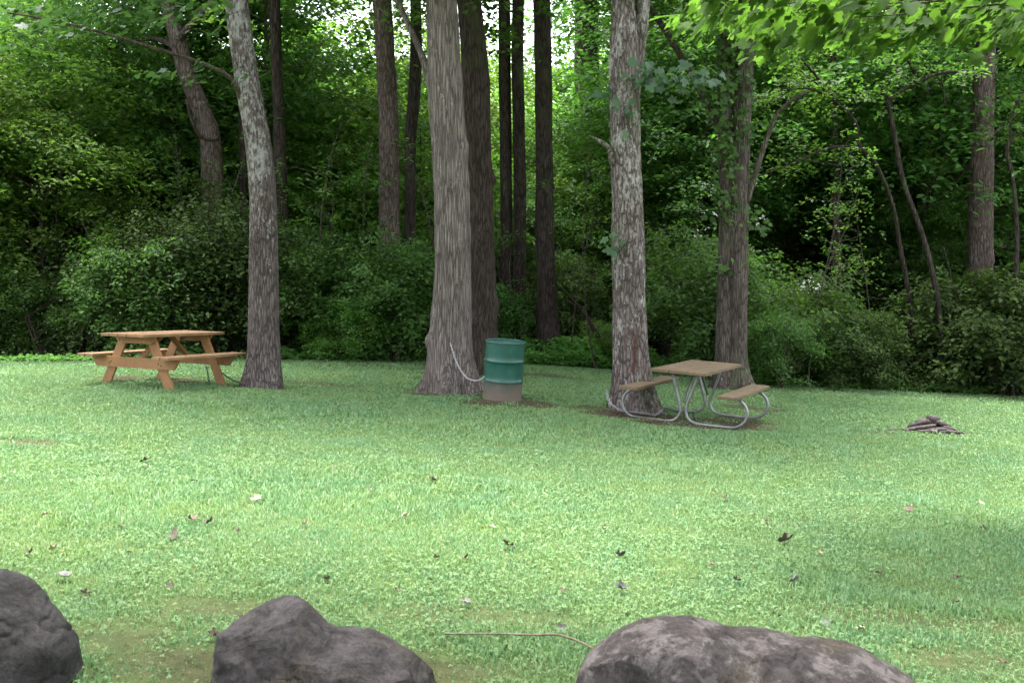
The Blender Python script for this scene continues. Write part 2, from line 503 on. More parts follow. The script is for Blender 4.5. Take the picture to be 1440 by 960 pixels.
# ------------------------------------------------------------------ ground
def ground_mesh():
    def axis(segs):
        out = []
        for a, b, s in segs: out += list(np.arange(a, b, s))
        return np.array(out + [segs[-1][1]])
    xs = axis([(-260, -60, 20), (-60, -16, 2), (-16, 16, 0.2), (16, 60, 2), (60, 260, 20)])
    ys = axis([(-120, -20, 10), (-20, 1, 1.0), (1, 32, 0.2), (32, 90, 1.5), (90, 300, 15)])
    X, Y = np.meshgrid(xs, ys)
    Z = zg(X, Y)
    V = np.stack([X.ravel(), Y.ravel(), Z.ravel()], 1)
    nx, ny = len(xs), len(ys)
    i = np.arange(ny - 1)[:, None] * nx; j = np.arange(nx - 1)[None, :]
    q = np.stack([i + j, i + j + 1, i + nx + j + 1, i + nx + j], -1).reshape(-1, 4)
    me = mesh_np('ground', V, [q], True)
    d = (Y - edge_y(X)).ravel()
    wob = fnoise(np.stack([X.ravel() * 0.8, Y.ravel() * 0.8, 0 * X.ravel()], 1), 5) * 0.5
    at_ = me.attributes.new('litter', 'FLOAT', 'POINT')
    at_.data.foreach_set('value', sstep(-0.5, 0.5, d + wob).astype(np.float32))
    b_ = me.attributes.new('bare', 'FLOAT', 'POINT')
    b_.data.foreach_set('value', bare(X.ravel(), Y.ravel()).astype(np.float32))
    return me

BARE = []       # (x, y, rx, ry, strength): worn spots in the lawn
def bare(x, y):
    b = np.zeros(len(x))
    wob = fnoise(np.stack([x * 2.2, y * 2.2, 0 * x], 1), 21, 3)
    for bx, by, rx, ry, s in BARE:
        q = ((x - bx) / rx) ** 2 + ((y - by) / ry) ** 2
        b = np.maximum(b, s * np.clip(1.15 - q + 0.75 * wob, 0, 1))
    return b

for px, py, rx, ry, s in [(640, 553, 1.15, 0.8, 0.85), (708, 566, 0.8, 0.6, 0.85), (760, 528, 0.9, 0.7, 0.6), (890, 582, 0.95, 0.8, 0.95),
                          (985, 593, 1.15, 0.9, 1.0), (1060, 575, 0.7, 0.5, 0.7), (1035, 547, 0.7, 0.6, 0.7), (370, 546, 0.6, 0.4, 0.6), (235, 535, 1.0, 0.5, 0.9),
                          (1310, 606, 0.55, 0.35, 1.0), (1230, 610, 0.5, 0.14, 0.8), (10, 622, 0.5, 0.18, 0.95), (500, 515, 0.9, 1.0, 0.45), (450, 540, 0.8, 0.3, 0.5),
                          (280, 940, 0.35, 0.30, 0.65), (170, 890, 0.3, 0.25, 0.55), (320, 860, 0.5, 0.18, 0.5), (700, 950, 0.6, 0.25, 0.55), (1330, 880, 0.5, 0.2, 0.5),
                          (1400, 940, 0.4, 0.2, 0.5), (1010, 625, 0.4, 0.06, 0.6), (700, 870, 0.6, 0.2, 0.3), (1200, 860, 0.5, 0.2, 0.35)]:
    g = on_ground(px, py)
    BARE.append((g.x, g.y, rx, ry, s))

def ground_mat():
    m, nt, out = new_mat('lawn_soil')
    v = coords(nt, (1, 1, 1))
    n1 = noise_tex(nt, v, 9, 7, 0.7)
    n2 = noise_tex(nt, v, 1.3, 4, 0.6)
    n3 = noise_tex(nt, v, 55, 4, 0.7)
    thatch = ramp(nt, n1, [(0.3, (0.060, 0.084, 0.030)), (0.55, (0.085, 0.125, 0.042)), (0.75, (0.12, 0.13, 0.06))])
    dirt = ramp(nt, n1, [(0.3, (0.030, 0.020, 0.015)), (0.6, (0.075, 0.048, 0.034)), (0.8, (0.13, 0.092, 0.066))])
    lit = ramp(nt, n3, [(0.35, (0.018, 0.013, 0.009)), (0.55, (0.05, 0.036, 0.022)), (0.75, (0.10, 0.07, 0.042))])
    b = N(nt, 'ShaderNodeAttribute', attribute_name='bare')
    l = N(nt, 'ShaderNodeAttribute', attribute_name='litter')
    c = mixc(nt, b.outputs['Fac'], thatch, dirt)
    c = mixc(nt, l.outputs['Fac'], c, lit)
    p = N(nt, 'ShaderNodeBsdfPrincipled', inp={'Roughness': 0.95, 'Specular IOR Level': 0.1})
    nt.links.new(c, p.inputs['Base Color'])
    bp = N(nt, 'ShaderNodeBump', inp={'Strength': 0.8, 'Distance': 0.03}); nt.links.new(n3, bp.inputs['Height'])
    nt.links.new(bp.outputs[0], p.inputs['Normal'])
    nt.links.new(p.outputs[0], out.inputs[0])
    return m

ground = link('ground', ground_mesh(), ground_mat())
ground['kind'] = 'structure'

# ------------------------------------------------------------------ grass
def grass_mat():
    m, nt, out = new_mat('grass_blades')
    g = nt.nodes.new('ShaderNodeNewGeometry')
    v = coords(nt, (1, 1, 1))
    n1 = noise_tex(nt, v, 0.55, 4, 0.6)
    n2 = noise_tex(nt, v, 2.3, 4, 0.6)
    a = ramp(nt, g.outputs['Random Per Island'], [(0.0, (0.122, 0.203, 0.082)), (0.55, (0.150, 0.256, 0.114)), (0.94, (0.184, 0.304, 0.138)), (1.0, (0.30, 0.29, 0.16))])
    tint = ramp(nt, n2, [(0.32, (0.88, 0.98, 1.06)), (0.68, (1.08, 1.02, 0.84))])
    c = mixc(nt, 1.0, a, tint, 'MULTIPLY')
    t2 = ramp(nt, n1, [(0.3, (0.85, 0.92, 0.95)), (0.7, (1.12, 1.08, 1.05))])
    c = mixc(nt, 1.0, c, t2, 'MULTIPLY')
    p = N(nt, 'ShaderNodeBsdfPrincipled', inp={'Roughness': 0.5, 'Specular IOR Level': 0.4})
    nt.links.new(c, p.inputs['Base Color'])
    t = nt.nodes.new('ShaderNodeBsdfTranslucent')
    nt.links.new(mixc(nt, 1.0, c, (1.15, 1.2, 1.0), 'MULTIPLY'), t.inputs['Color'])
    mx = nt.nodes.new('ShaderNodeMixShader'); mx.inputs[0].default_value = 0.35
    nt.links.new(p.outputs[0], mx.inputs[1]); nt.links.new(t.outputs[0], mx.inputs[2])
    nt.links.new(mx.outputs[0], out.inputs[0])
    return m

def sample_lawn(y0, y1, dens, bare_keep=0.06):
    w = lambda y: 0.545 * y + 1.3
    area = (w(y0) + w(y1)) * (y1 - y0)
    n = int(area * dens)
    y = rng.uniform(y0, y1, n); x = rng.uniform(-w(y1), w(y1), n)
    k = np.abs(x) < w(y)
    x, y = x[k], y[k]
    wob = vnoise(np.stack([x * 1.5, y * 1.5, 0 * x], 1), 8) * 0.25
    k = y < edge_y(x) + wob
    x, y = x[k], y[k]
    b = bare(x, y)
    dn = 0.62 + 0.38 * vnoise(np.stack([x * 3.1, y * 3.1, 0 * x], 1), 4)
    k = rng.random(len(x)) < np.clip((1 - b) ** 1.5, bare_keep, 1) * dn
    return x[k], y[k]

parts = []
for y0, y1, dens, hgt, wid in [(3.0, 4.8, 11500, 0.050, 0.0032), (4.8, 7.5, 8800, 0.050, 0.0038), (7.5, 11, 6200, 0.050, 0.0052), (11, 15, 3200, 0.055, 0.0078), (15, 24, 1900, 0.048, 0.011)]:
    x, y = sample_lawn(y0, y1, dens)
    n = len(x)
    z = zg(x, y)
    tall = 0.65 + 0.55 * sstep(0.1, 0.7, vnoise(np.stack([x * 1.1, y * 1.1, 0 * x], 1), 31))
    h = hgt * rng.uniform(0.45, 1.2, n) * tall
    h = h * (1 - 0.55 * np.clip(bare(x, y) * 1.6, 0, 1))
    yaw = rng.uniform(0, 2 * np.pi, n)
    lean = rng.uniform(0.15, 0.85, n)
    w = wid * rng.uniform(0.7, 1.3, n)
    dx, dy = np.cos(yaw), np.sin(yaw)
    wx, wy = -dy * w, dx * w
    b = np.stack([x, y, z - 0.004], 1)
    mid = b + np.stack([dx * h * lean * 0.30, dy * h * lean * 0.30, h * 0.6], 1)
    tip = b + np.stack([dx * h * lean * 0.95, dy * h * lean * 0.95, h * (1.05 - 0.35 * lean)], 1)
    W = np.stack([wx, wy, 0 * wx], 1)
    V = np.stack([b - W, b + W, mid + W * 0.8, mid - W * 0.8, tip], 1).reshape(-1, 3)
    o = np.arange(n)[:, None] * 5
    parts.append((V, [o + np.array([[0, 1, 2, 3]]), o + np.array([[3, 2, 4]])]))
V, Fs = merge(parts)
grass = link('grass', mesh_np('grass', V, Fs), grass_mat())
grass['kind'] = 'stuff'
grass['label'] = 'short bright green lawn grass'

def clover_mat():
    return leaf_mat('clover_leaf', (0.128, 0.210, 0.080), (0.150, 0.252, 0.104), (0.180, 0.293, 0.126), 0.32, (1.3, 1.35, 0.9), 0.6, 0.25)

parts = []
for y0, y1, dens, sz in [(3.0, 5.5, 2600, 0.0056), (5.5, 9, 1700, 0.0064), (9, 14, 600, 0.0085), (14, 22, 220, 0.013)]:
    x, y = sample_lawn(y0, y1, dens, 0.01)
    k = fnoise(np.stack([x * 0.9, y * 0.9, 0 * x], 1), 77, 4) + rng.uniform(-0.5, 0.5, len(x)) > -0.15
    x, y = x[k], y[k]
    n = len(x)
    z = zg(x, y) + rng.uniform(0.008, 0.038, n)
    s = sz * rng.uniform(0.6, 1.5, n)
    yaw = rng.uniform(0, 2 * np.pi, n)
    tx, ty = rng.normal(0, 0.28, n), rng.normal(0, 0.28, n)
    for k3 in range(3):
        a = yaw + k3 * 2.094
        d = np.stack([np.cos(a), np.sin(a)], 1); e = np.stack([-d[:, 1], d[:, 0]], 1)
        def pt(u, v, up=0):
            q = (d * u + e * v) * s[:, None]
            return np.stack([x + q[:, 0], y + q[:, 1], z + q[:, 0] * tx + q[:, 1] * ty + up * s], 1)
        V = np.stack([pt(0.05, 0), pt(0.7, -0.62, 0.18), pt(1.35, -0.35, 0.1), pt(1.25, 0), pt(1.35, 0.35, 0.1), pt(0.7, 0.62, 0.18)], 1).reshape(-1, 3)
        o = np.arange(n)[:, None] * 6
        parts.append((V, [o + np.array([[0, 1, 2, 3]]), o + np.array([[0, 3, 4, 5]])]))
V, Fs = merge(parts)
clover = link('ground_cover', mesh_np('clover', V, Fs), clover_mat())
clover['kind'] = 'stuff'
clover['label'] = 'small clover leaves scattered through the lawn'

# ------------------------------------------------------------------ leaves
MAPLE = [(0, -0.02), (0.16, -0.20), (0.30, -0.30), (0.36, -0.14), (0.30, -0.06), (0.52, -0.40), (0.60, -0.30), (0.66, -0.34), (0.62, -0.16), (0.80, -0.12), (1.0, 0.0)]
MAPLE = [(0.0, 0.0), (-0.08, 0.20), (0.10, 0.44), (0.20, 0.34), (0.42, 0.56), (0.55, 0.50), (0.52, 0.28), (0.66, 0.22), (0.78, 0.24), (1.0, 0.0)]
def leaves(cen, size, nrm_j=0.45, out=None, kind='oval', droop=0.25, seed=0, flat=1.0):
    """cen (n,3), size (n,), out (n,2) outward horizontal direction or None"""
    r = np.random.default_rng(seed)
    n = len(cen)
    nv = np.stack([r.normal(0, nrm_j, n), r.normal(0, nrm_j, n), np.full(n, flat)], 1)
    if out is not None:
        nv[:, :2] += out * droop
    nv /= np.linalg.norm(nv, axis=1)[:, None]
    yaw = r.uniform(0, 2 * np.pi, n)
    u = np.stack([np.cos(yaw), np.sin(yaw), np.zeros(n)], 1)
    if out is not None:
        u[:, :2] = u[:, :2] * 0.7 + out * 0.7
    u -= nv * (u * nv).sum(1)[:, None]
    u /= np.linalg.norm(u, axis=1)[:, None] + 1e-9
    v = np.cross(nv, u)
    S = size[:, None]
    P = lambda a, b, c: cen + S * (a * u + b * v + c * nv)
    o = np.arange(n)[:, None]
    if kind == 'simple':
        fold = 0.10
        V = np.stack([P(0, 0, 0), P(0.45, -0.36, fold), P(1, 0, -0.06), P(0.45, 0.36, fold)], 1).reshape(-1, 3)
        return V, [o * 4 + np.array([[0, 1, 2]]), o * 4 + np.array([[0, 2, 3]])]
    if kind == 'oval':
        V = np.stack([P(0, 0, 0), P(0.28, -0.27, 0.08), P(0.68, -0.25, 0.05), P(1.05, 0, -0.10), P(0.68, 0.25, 0.05), P(0.28, 0.27, 0.08)], 1).reshape(-1, 3)
        return V, [o * 6 + np.array([[0, 1, 2, 3]]), o * 6 + np.array([[0, 3, 4, 5]])]
    if kind == 'maple':
        half = MAPLE[1:-1]
        cols = [P(0, 0, 0)] + [P(a, -b, 0.12 * b - 0.10 * a * a) for a, b in half] + [P(1, 0, -0.14)] + [P(a, b, 0.12 * b - 0.10 * a * a) for a, b in reversed(half)] + [P(0.4, 0, 0.0)]
        k = len(cols)
        V = np.stack(cols, 1).reshape(-1, 3)
        fs = []
        ring = k - 1
        for i in range(ring):
            fs.append(o * k + np.array([[ring, i, (i + 1) % ring]]))
        return V, [np.vstack(fs)]

def spray_points(cl, ax, per, rl, rw, th, seed):
    """cl (m,3) cluster centres, ax (m,2) outward direction; -> points, outward"""
    r = np.random.default_rng(seed)
    m = len(cl)
    sc = r.uniform(0.65, 1.3, m)
    u = r.uniform(-1, 1, (m, per)); w = r.normal(0, 0.45, (m, per)) * (1 - 0.55 * np.abs(u))
    U = u * rl * sc[:, None]; W = w * rw * sc[:, None]
    perp = np.stack([-ax[:, 1], ax[:, 0]], 1)
    X = cl[:, None, 0] + U * ax[:, None, 0] + W * perp[:, None, 0]
    Y = cl[:, None, 1] + U * ax[:, None, 1] + W * perp[:, None, 1]
    tilt = r.normal(-0.10, 0.22, m)
    Z = cl[:, None, 2] + U * tilt[:, None] - 0.22 * (u ** 2) * rl - 0.25 * np.abs(w) * rw + r.normal(0, th, (m, per))
    pts = np.stack([X, Y, Z], -1).reshape(-1, 3)
    out = np.repeat(ax, per, 0)
    return pts, out

def crown_mesh(name, n_cl, per, rad, zc, rz, leaf, kind, seed, rl=0.7, rw=0.6, th=0.07, hollow=0.35, jit=0.4, flat=1.0, droop=0.25, twigs=True, twig_mat=None):
    """an uneven crown of leaf sprays about the z axis"""
    r = np.random.default_rng(seed)
    d = r.normal(0, 1, (n_cl * 2, 3)); d /= np.linalg.norm(d, axis=1)[:, None]
    rr = (hollow + (1 - hollow) * r.random(n_cl * 2) ** 0.7)
    lob = 1 + 0.35 * vnoise(d * 1.7 + seed, seed) 
    c = d * (rr * lob)[:, None]
    gap = vnoise(c * 2.2 + 10, seed + 3)
    c = c[np.argsort(-gap + r.normal(0, 0.35, len(gap)))][:n_cl]
    c = c * np.array([rad, rad, rz]) + np.array([0, 0, zc])
    ax = c[:, :2] + r.normal(0, 0.25 * rad, (n_cl, 2)); ax /= np.linalg.norm(ax, axis=1)[:, None] + 1e-9
    pts, out = spray_points(c, ax, per, rl, rw, th, seed + 1)
    sz = leaf * r.uniform(0.55, 1.35, len(pts))
    V, Fs = leaves(pts, sz, jit, out, kind, droop, seed + 2, flat)
    me = mesh_np(name, V, Fs)
    return me, c

def trunk_mesh(name, path, segs=28, step=0.07, seed=0, flare=0.0, lobes=5, ridge=0.05, base_z=None, flare_h=0.35, knots=0):
    """path: list of (x,y,z,r) control points from the base up"""
    P = catmull(path, max(3, int(np.linalg.norm(np.diff(np.asarray(path)[:, :3], axis=0), axis=1).mean() / step)))
    P[:, 3] = np.maximum(P[:, 3], 0.004)
    z0 = P[0, 2] if base_z is None else base_z
    r_ = np.random.default_rng(seed)
    ph = r_.uniform(0, 6.28, 4)
    ks = [(r_.uniform(0.5, 6), r_.uniform(0, 6.28), r_.uniform(0.05, 0.1)) for _ in range(knots)]
    def rf(Pp, th, rr):
        h = (Pp[:, 2] - z0)[:, None]
        T = th[None, :]
        fl = np.exp(-np.clip(h, -0.1, 99) / flare_h)
        lob = 0.55 + 0.45 * np.cos(lobes * T + ph[0] + 0.8 * np.sin(T + ph[1])) + 0.25 * np.cos((lobes * 2 + 1) * T + ph[2])
        q = np.stack([np.cos(T) * rr * 16 + 0 * h, np.sin(T) * rr * 16 + 0 * h, (h + 0 * T) * 1.6], -1).reshape(-1, 3)
        nz = fnoise(q, seed, 3).reshape(rr.shape)
        q2 = np.stack([np.cos(T) * 1.2 + 0 * h, np.sin(T) * 1.2 + 0 * h, (h + 0 * T) * 0.9], -1).reshape(-1, 3)
        nb = vnoise(q2, seed + 5).reshape(rr.shape)
        k = 1 + ridge * nz + 0.06 * nb + flare * fl * np.clip(lob, 0.05, 1.4)
        for kh, ka, kr in ks:
            dd = ((h - kh) / 0.12) ** 2 + ((np.angle(np.exp(1j * (T - ka)))) / 0.45) ** 2
            k = k + kr / 0.35 * np.exp(-dd)
        return rr * k
    return tube(P, segs, True, rf)

# ------------------------------------------------------------------ shared foliage meshes
def mk(name, mat, *a, **k):
    me, c = crown_mesh(name, *a, **k)
    me.materials.append(mat)
    return me, c

TALL = [mk('tall_crown_mesh', M_leaf, 150, 66, 3.4, 0.0, 3.6, 0.165, 'simple', 100 + i, rl=1.0, rw=0.9, th=0.12, hollow=0.25) for i in range(3)]
UNDER = [mk('under_crown_mesh', [M_leaf, M_leaf, M_leaf_light, M_leaf][i], [210, 190, 190, 160][i], 105, [2.3, 2.0, 2.1, 1.7][i], 0.0, [2.7, 2.3, 2.2, 2.8][i], 0.086, 'oval', 200 + i,
            rl=0.72, rw=0.62, th=0.06, hollow=0.2, jit=0.42) for i in range(4)]
SHRUB = [mk('shrub_crown_mesh', [M_leaf_dark, M_leaf, M_leaf_dark, M_leaf_light][i], [150, 130, 160, 120][i], 95, [1.25, 1.15, 1.4, 1.1][i], 0.0, [1.15, 1.2, 1.0, 0.9][i],
            [0.052, 0.066, 0.072, 0.062][i], 'oval', 300 + i, rl=0.42, rw=0.4, th=0.07, hollow=0.3, jit=0.6, droop=0.4) for i in range(4)]

def stem_mesh(c, top, lean, seed, n_br=14, r0=0.05, z0=0.0, stems=1):
    """stem(s) from the ground to the crown and branches to the spray centres c (crown-local, crown at height top)"""
    r = np.random.default_rng(seed)
    parts = []
    zmax = top + c[:, 2].max() * 0.75
    for s in range(stems):
        ang = r.uniform(0, 6.28); spread = (0.0 if stems == 1 else r.uniform(0.25, 0.7))
        pts = []
        for t in np.linspace(0, 1, 7):
            w = 0.16 * math.sin(t * 5 + seed + s) * top * 0.25
            pts.append((spread * t * math.cos(ang) * 1.4 + w * math.cos(seed + s), spread * t * math.sin(ang) * 1.4 + w * math.sin(seed * 1.7 + s), -0.15 + (zmax + 0.15) * t, r0 * (1 - 0.85 * t) + 0.004))
        P = catmull(pts, 6)
        parts.append(tube(P, 8))
        idx = r.choice(len(c), min(n_br, len(c)), replace=False)
        for i in idx:
            tgt = c[i] + np.array([0, 0, top])
            hz = max(0.25 * top, tgt[2] - 0.5 * np.linalg.norm(tgt[:2]) - 0.2)
            k = int(np.argmin(np.abs(P[:, 2] - hz)))
            a = P[k, :3]; rb = max(0.006, P[k, 3] * 0.55)
            mid = (a + tgt) / 2 + np.array([r.normal(0, 0.1), r.normal(0, 0.1), 0.12 * np.linalg.norm(tgt - a) * r.uniform(-0.3, 1)])
            parts.append(tube(catmull([(*a, rb), (*mid, rb * 0.6), (*tgt, 0.004)], 5), 6))
    return merge(parts)

def stem_obj(c, top, seed, **k):
    V, Fs = stem_mesh(c, top, 0, seed, **k)
    me = mesh_np('stem_mesh', V, Fs, True)
    me.materials.append(M_stem)
    return me

UNDER_T = [4.3, 3.7, 3.3, 4.6]
SHRUB_T = [1.15, 1.2, 1.0, 0.85]
UNDER_S = [stem_obj(UNDER[i][1], UNDER_T[i], 20 + i, n_br=26, r0=0.055) for i in range(4)]
SHRUB_S = [stem_obj(SHRUB[i][1], SHRUB_T[i], 40 + i, n_br=12, r0=0.022, stems=4) for i in range(4)]
TALL_T = 12.0
def tall_trunk(seed, r0=0.2):
    V, Fs = stem_mesh(TALL[seed % 3][1], TALL_T, 0, seed, n_br=16, r0=r0)
    me = mesh_np('tall_trunk_mesh', V, Fs, True); me.materials.append(M_bark_dark)
    return me
TALL_S = [tall_trunk(60 + i) for i in range(3)]

# ------------------------------------------------------------------ the trees one can tell apart
def px_path(pts, d, top=None, dd=0.0):
    """(px, py, width px) from the base up at distance d -> world control points; the last step goes on up to height top"""
    out = []
    n = len(pts)
    for i, (px, py, w) in enumerate(pts):
        q = at(px, py, d + dd * i / max(1, n - 1))
        out.append([q.x, q.y, q.z, 0.5 * w * q.y / F])
    if top:
        a, b = np.array(out[-2]), np.array(out[-1])
        dirn = (b - a)[:3] / max(0.2, (b - a)[2])
        q = b.copy(); q[:3] = b[:3] + dirn * (top - b[2]) * 0.5; q[3] = b[3] * 0.8; out.append(list(q))
        q = b.copy(); q[:3] = b[:3] + dirn * (top - b[2]) * 0.95; q[0] += 0.2; q[3] = b[3] * 0.35; out.append(list(q))
    return out

def local(path, loc):
    a = np.array(path, float); a[:, :3] -= np.array(loc)
    return a

def tree_thing(name, label, cat, paths, mat, seed, flare=0.5, lobes=5, crown=None, group=None, limbs=(), twigs=(), segs=36, step=0.06, ridge=0.05, flare_h=0.3, knots=2, sink=0.12, limb_mat=None):
    """paths: one list of world control points per stem"""
    b = paths[0][0]
    loc = Vector((b[0], b[1], float(zg(b[0], b[1]))))
    t = thing(name, label, cat, loc, 0, group)
    for i, p in enumerate(paths):
        lp = local(p, loc)
        lp = np.vstack([lp[0] - np.array([0, 0, lp[0][2] + sink, 0]), lp]) if i == 0 or lp[0][2] < 0.3 else lp
        if lp[1][2] - lp[0][2] < 0.02: lp = np.delete(lp, 1, 0)
        V, Fs = trunk_mesh('trunk', lp, segs, step, seed + i, flare, lobes, ridge, 0.0, flare_h, knots)
        me = mesh_np('trunk_mesh', V, Fs, True)
        link('trunk', me, mat, t)
    for i, p in enumerate(limbs):
        lp = local(p, loc)
        V, Fs = trunk_mesh('limb', lp, 12, 0.06, seed + 50 + i, 0, 3, 0.04, -99, 1.0)
        link('limb', mesh_np('limb_mesh', V, Fs, True), limb_mat or mat, t)
    if crown is not None:
        for (k, off, sc, rz) in crown:
            o = link('crown', TALL[k][0], None, t, Vector(off) - loc if len(off) == 3 else None)
            o.scale = (sc, sc, sc); o.rotation_euler = (0, 0, rz)
    return t

def crown_low(path, k, rz):
    p = path[-1]; q = path[-3]
    return (k, (0.5 * (p[0] + q[0]), p[1] + 0.2, 9.4), 0.85, rz)

def crown_over(path, k, sc, rz, z=None):
    p = path[-1]
    return (k, (p[0], p[1], z if z else p[2]), sc, rz)

# the lichen-grey leaning tree beside the wooden table
D1 = on_ground(370, 545).y
p1 = px_path([(369, 545, 50), (371, 500, 45), (371, 430, 41), (371, 340, 39), (369, 260, 37), (361, 190, 35), (347, 110, 34), (336, 30, 32), (327, -60, 31)], D1, 13)
lm1 = px_path([(346, 160, 8), (326, 112, 6), (280, 88, 5), (230, 72, 4.5), (150, 48, 4), (70, 28, 3), (-20, 14, 2)], D1, None, -1.6)
t1 = tree_thing('leaning_tree', 'pale grey lichen-spotted leaning trunk just right of the orange picnic table', 'tree', [p1], M_bark_grey, 1, 0.30, 4, [crown_over(p1, 0, 0.95, 0.3), crown_low(p1, 1, 3.0)], limbs=[lm1], ridge=0.045, limb_mat=M_stem)
# broad leaves on that tree's low branch at the upper left
r_ = np.random.default_rng(71)
cl = []
for px, py in [(10, 20), (40, 8), (80, 22), (110, 10), (150, 20), (60, 40), (20, 58), (180, 6), (220, 18), (260, 30), (130, 38), (-30, 30), (300, 95), (0, 0), (100, -10), (200, -14), (250, 4), (235, 100), (275, 8)]:
    q = at(px, py, D1 - 1.6 + 1.5 * r_.random()); cl.append(q)
cl = np.array([tuple(q) for q in cl]); ax = np.tile(np.array([[-0.95, -0.3]]), (len(cl), 1))
pts, out_ = spray_points(cl, ax, 17, 0.42, 0.36, 0.05, 72)
V, Fs = leaves(pts, 0.15 * r_.uniform(0.6, 1.2, len(pts)), 0.4, out_, 'maple', 0.5, 73)
o = link('foliage', mesh_np('low_branch_leaves', V - np.array(t1.location), Fs), M_leaf_blue, t1)

# the big central pair
D2 = on_ground(633, 551).y
p2 = px_path([(633, 551, 64), (634, 520, 62), (634, 470, 58), (636, 380, 51), (636, 300, 49), (632, 220, 48), (628, 150, 48), (624, 70, 46), (619, -20, 43)], D2, 14)
lm2 = px_path([(612, 140, 14), (598, 92, 11), (590, 70, 9), (572, 30, 8), (556, -10, 8), (545, -60, 7)], D2, None, 0.5)
t2 = tree_thing('broad_tree', 'thick furrowed grey trunk with spreading roots beside the green drum', 'tree', [p2], M_bark_big, 2, 0.62, 6, [crown_over(p2, 1, 1.1, 1.1), crown_low(p2, 2, 1.0)], limbs=[lm2], segs=56, flare_h=0.30, ridge=0.055)
D3 = on_ground(668, 527).y
p3 = px_path([(672, 527, 62), (675, 480, 50), (676, 400, 44), (674, 300, 40), (671, 200, 40), (668, 100, 38), (660, 0, 34), (655, -60, 32)], D3, 15)
t3 = tree_thing('rear_tree', 'shade-darkened brown trunk half hidden behind the thick central trunk', 'tree', [p3], M_bark_rear_shaded, 3, 0.5, 5, [crown_over(p3, 2, 1.1, 2.1), crown_low(p3, 0, 2.0)], knots=4)
# the scarred, forking tree by the metal table
D4 = on_ground(890, 577).y
p4 = px_path([(892, 577, 56), (890, 545, 54), (887, 500, 49), (884, 400, 44), (882, 300, 43), (880, 200, 42), (879, 140, 42), (877, 80, 40), (876, 20, 33), (872, -60, 30)], D4, 13)
p4b = px_path([(885, 175, 20), (891, 110, 24), (899, 60, 20), (905, 0, 19), (914, -70, 18)], D4, 12, 0.15)
lm4 = px_path([(862, 232, 12), (858, 212, 9), (848, 202, 7), (838, 196, 5), (828, 191, 3)], D4 - 0.1, None, -0.2)
t4 = tree_thing('forked_tree', 'flaky pale trunk with a reddish bare streak that forks high above the metal table', 'tree', [p4, p4b], M_bark_scar, 4, 0.55, 6, [crown_over(p4, 0, 1.0, 4.0), crown_low(p4, 1, 0.5)], limbs=[lm4], ridge=0.075, segs=48, knots=5)
# the ivy-hung twin trunk
D5 = on_ground(1030, 547).y
p5 = px_path([(1021, 547, 34), (1020, 500, 27), (1021, 400, 24), (1022, 300, 22), (1020, 200, 21), (1019, 100, 20), (1019, 0, 18), (1018, -60, 17)], D5, 14)
p5b = px_path([(1040, 549, 32), (1038, 500, 26), (1038, 400, 25), (1040, 300, 25), (1042, 200, 25), (1046, 100, 25), (1052, 0, 26), (1056, -60, 24)], D5 - 0.1, 14)
lm5 = px_path([(1050, 285, 9), (1062, 245, 8), (1075, 205, 7), (1090, 165, 6), (1105, 148, 5), (1135, 128, 4)], D5 - 0.15, None, -0.6)
lm6 = px_path([(1012, 185, 13), (1003, 165, 11), (990, 138, 10), (972, 105, 9), (952, 70, 9), (930, 35, 8), (905, 0, 7)], D5, None, 0.5)
t5 = tree_thing('twin_trunk_tree', 'twin trunk grown together and hung with ivy behind the metal table', 'tree', [p5, p5b], M_bark_twin, 5, 0.5, 5, [crown_over(p5, 1, 1.05, 5.0), crown_low(p5, 2, 4.4)], limbs=[lm5, lm6], segs=32, knots=2)

def ivy(label, spots, seed, leaf=0.11, mat=None, name='ivy'):
    r = np.random.default_rng(seed)
    P = []
    for px, py, d, rx, rz, n in spots:
        c = at(px, py, d)
        a = r.normal(0, 1, (n, 3)) * np.array([rx, 0.16, rz]) + np.array(c)
        P.append(a)
    P = np.vstack(P)
    loc = P.mean(0)
    V, Fs = leaves(P, leaf * r.uniform(0.5, 1.2, len(P)), 0.6, np.tile(np.array([[0.0, -1.0]]), (len(P), 1)), 'maple', 0.9, seed + 1, 0.7)
    o = link(name, mesh_np('ivy_mesh', V - loc, Fs), mat or M_leaf, None, loc)
    return tag(o, label, 'ivy') if label else o

ivy_sp = [(1020 + 5 * math.sin(i), 30 + 26 * i, D5 - 0.25, 0.17, 0.22, 30 + (i * 13) % 29) for i in range(11)] + [(1050, 60 + 30 * i, D5 - 0.3, 0.15, 0.2, 24) for i in range(5)] + \
     [(1030, 205, D5 - 0.3, 0.22, 0.15, 40), (1050, 290, D5 - 0.3, 0.16, 0.14, 20), (1018, 375, D5 - 0.3, 0.15, 0.08, 14), (1010, 130, D5 - 0.3, 0.12, 0.3, 30), (1068, 320, D5 - 0.3, 0.16, 0.15, 20)]
ivy('dark green ivy climbing the twin trunk behind the metal table', ivy_sp, 81, 0.12)
ivy_sp = [(880, 150, D4 - 0.25, 0.1, 0.25, 16), (905, 110, D4 - 0.3, 0.25, 0.1, 30), (940, 105, D4 - 0.4, 0.3, 0.08, 34), (980, 116, D4 - 0.5, 0.22, 0.08, 26), (860, 350, D4 - 0.25, 0.08, 0.1, 9), (852, 120, D4, 0.1, 0.2, 10)]
o = ivy(None, ivy_sp, 83, 0.14, M_leaf_blue, 'foliage')
o.parent = t4; o.location = Vector(o.location) - t4.location

# dark trunks standing in the wood
def wood_tree(name, label, pts, d, mat, seed, k=0, sc=1.0, crown=True, **kw):
    p = px_path(pts, d, 14)
    return tree_thing(name, label, 'tree', [p], mat, seed, kw.pop('flare', 0.35), 4, [crown_over(p, k, sc, seed)] if crown else None, segs=20, step=0.12, **kw)

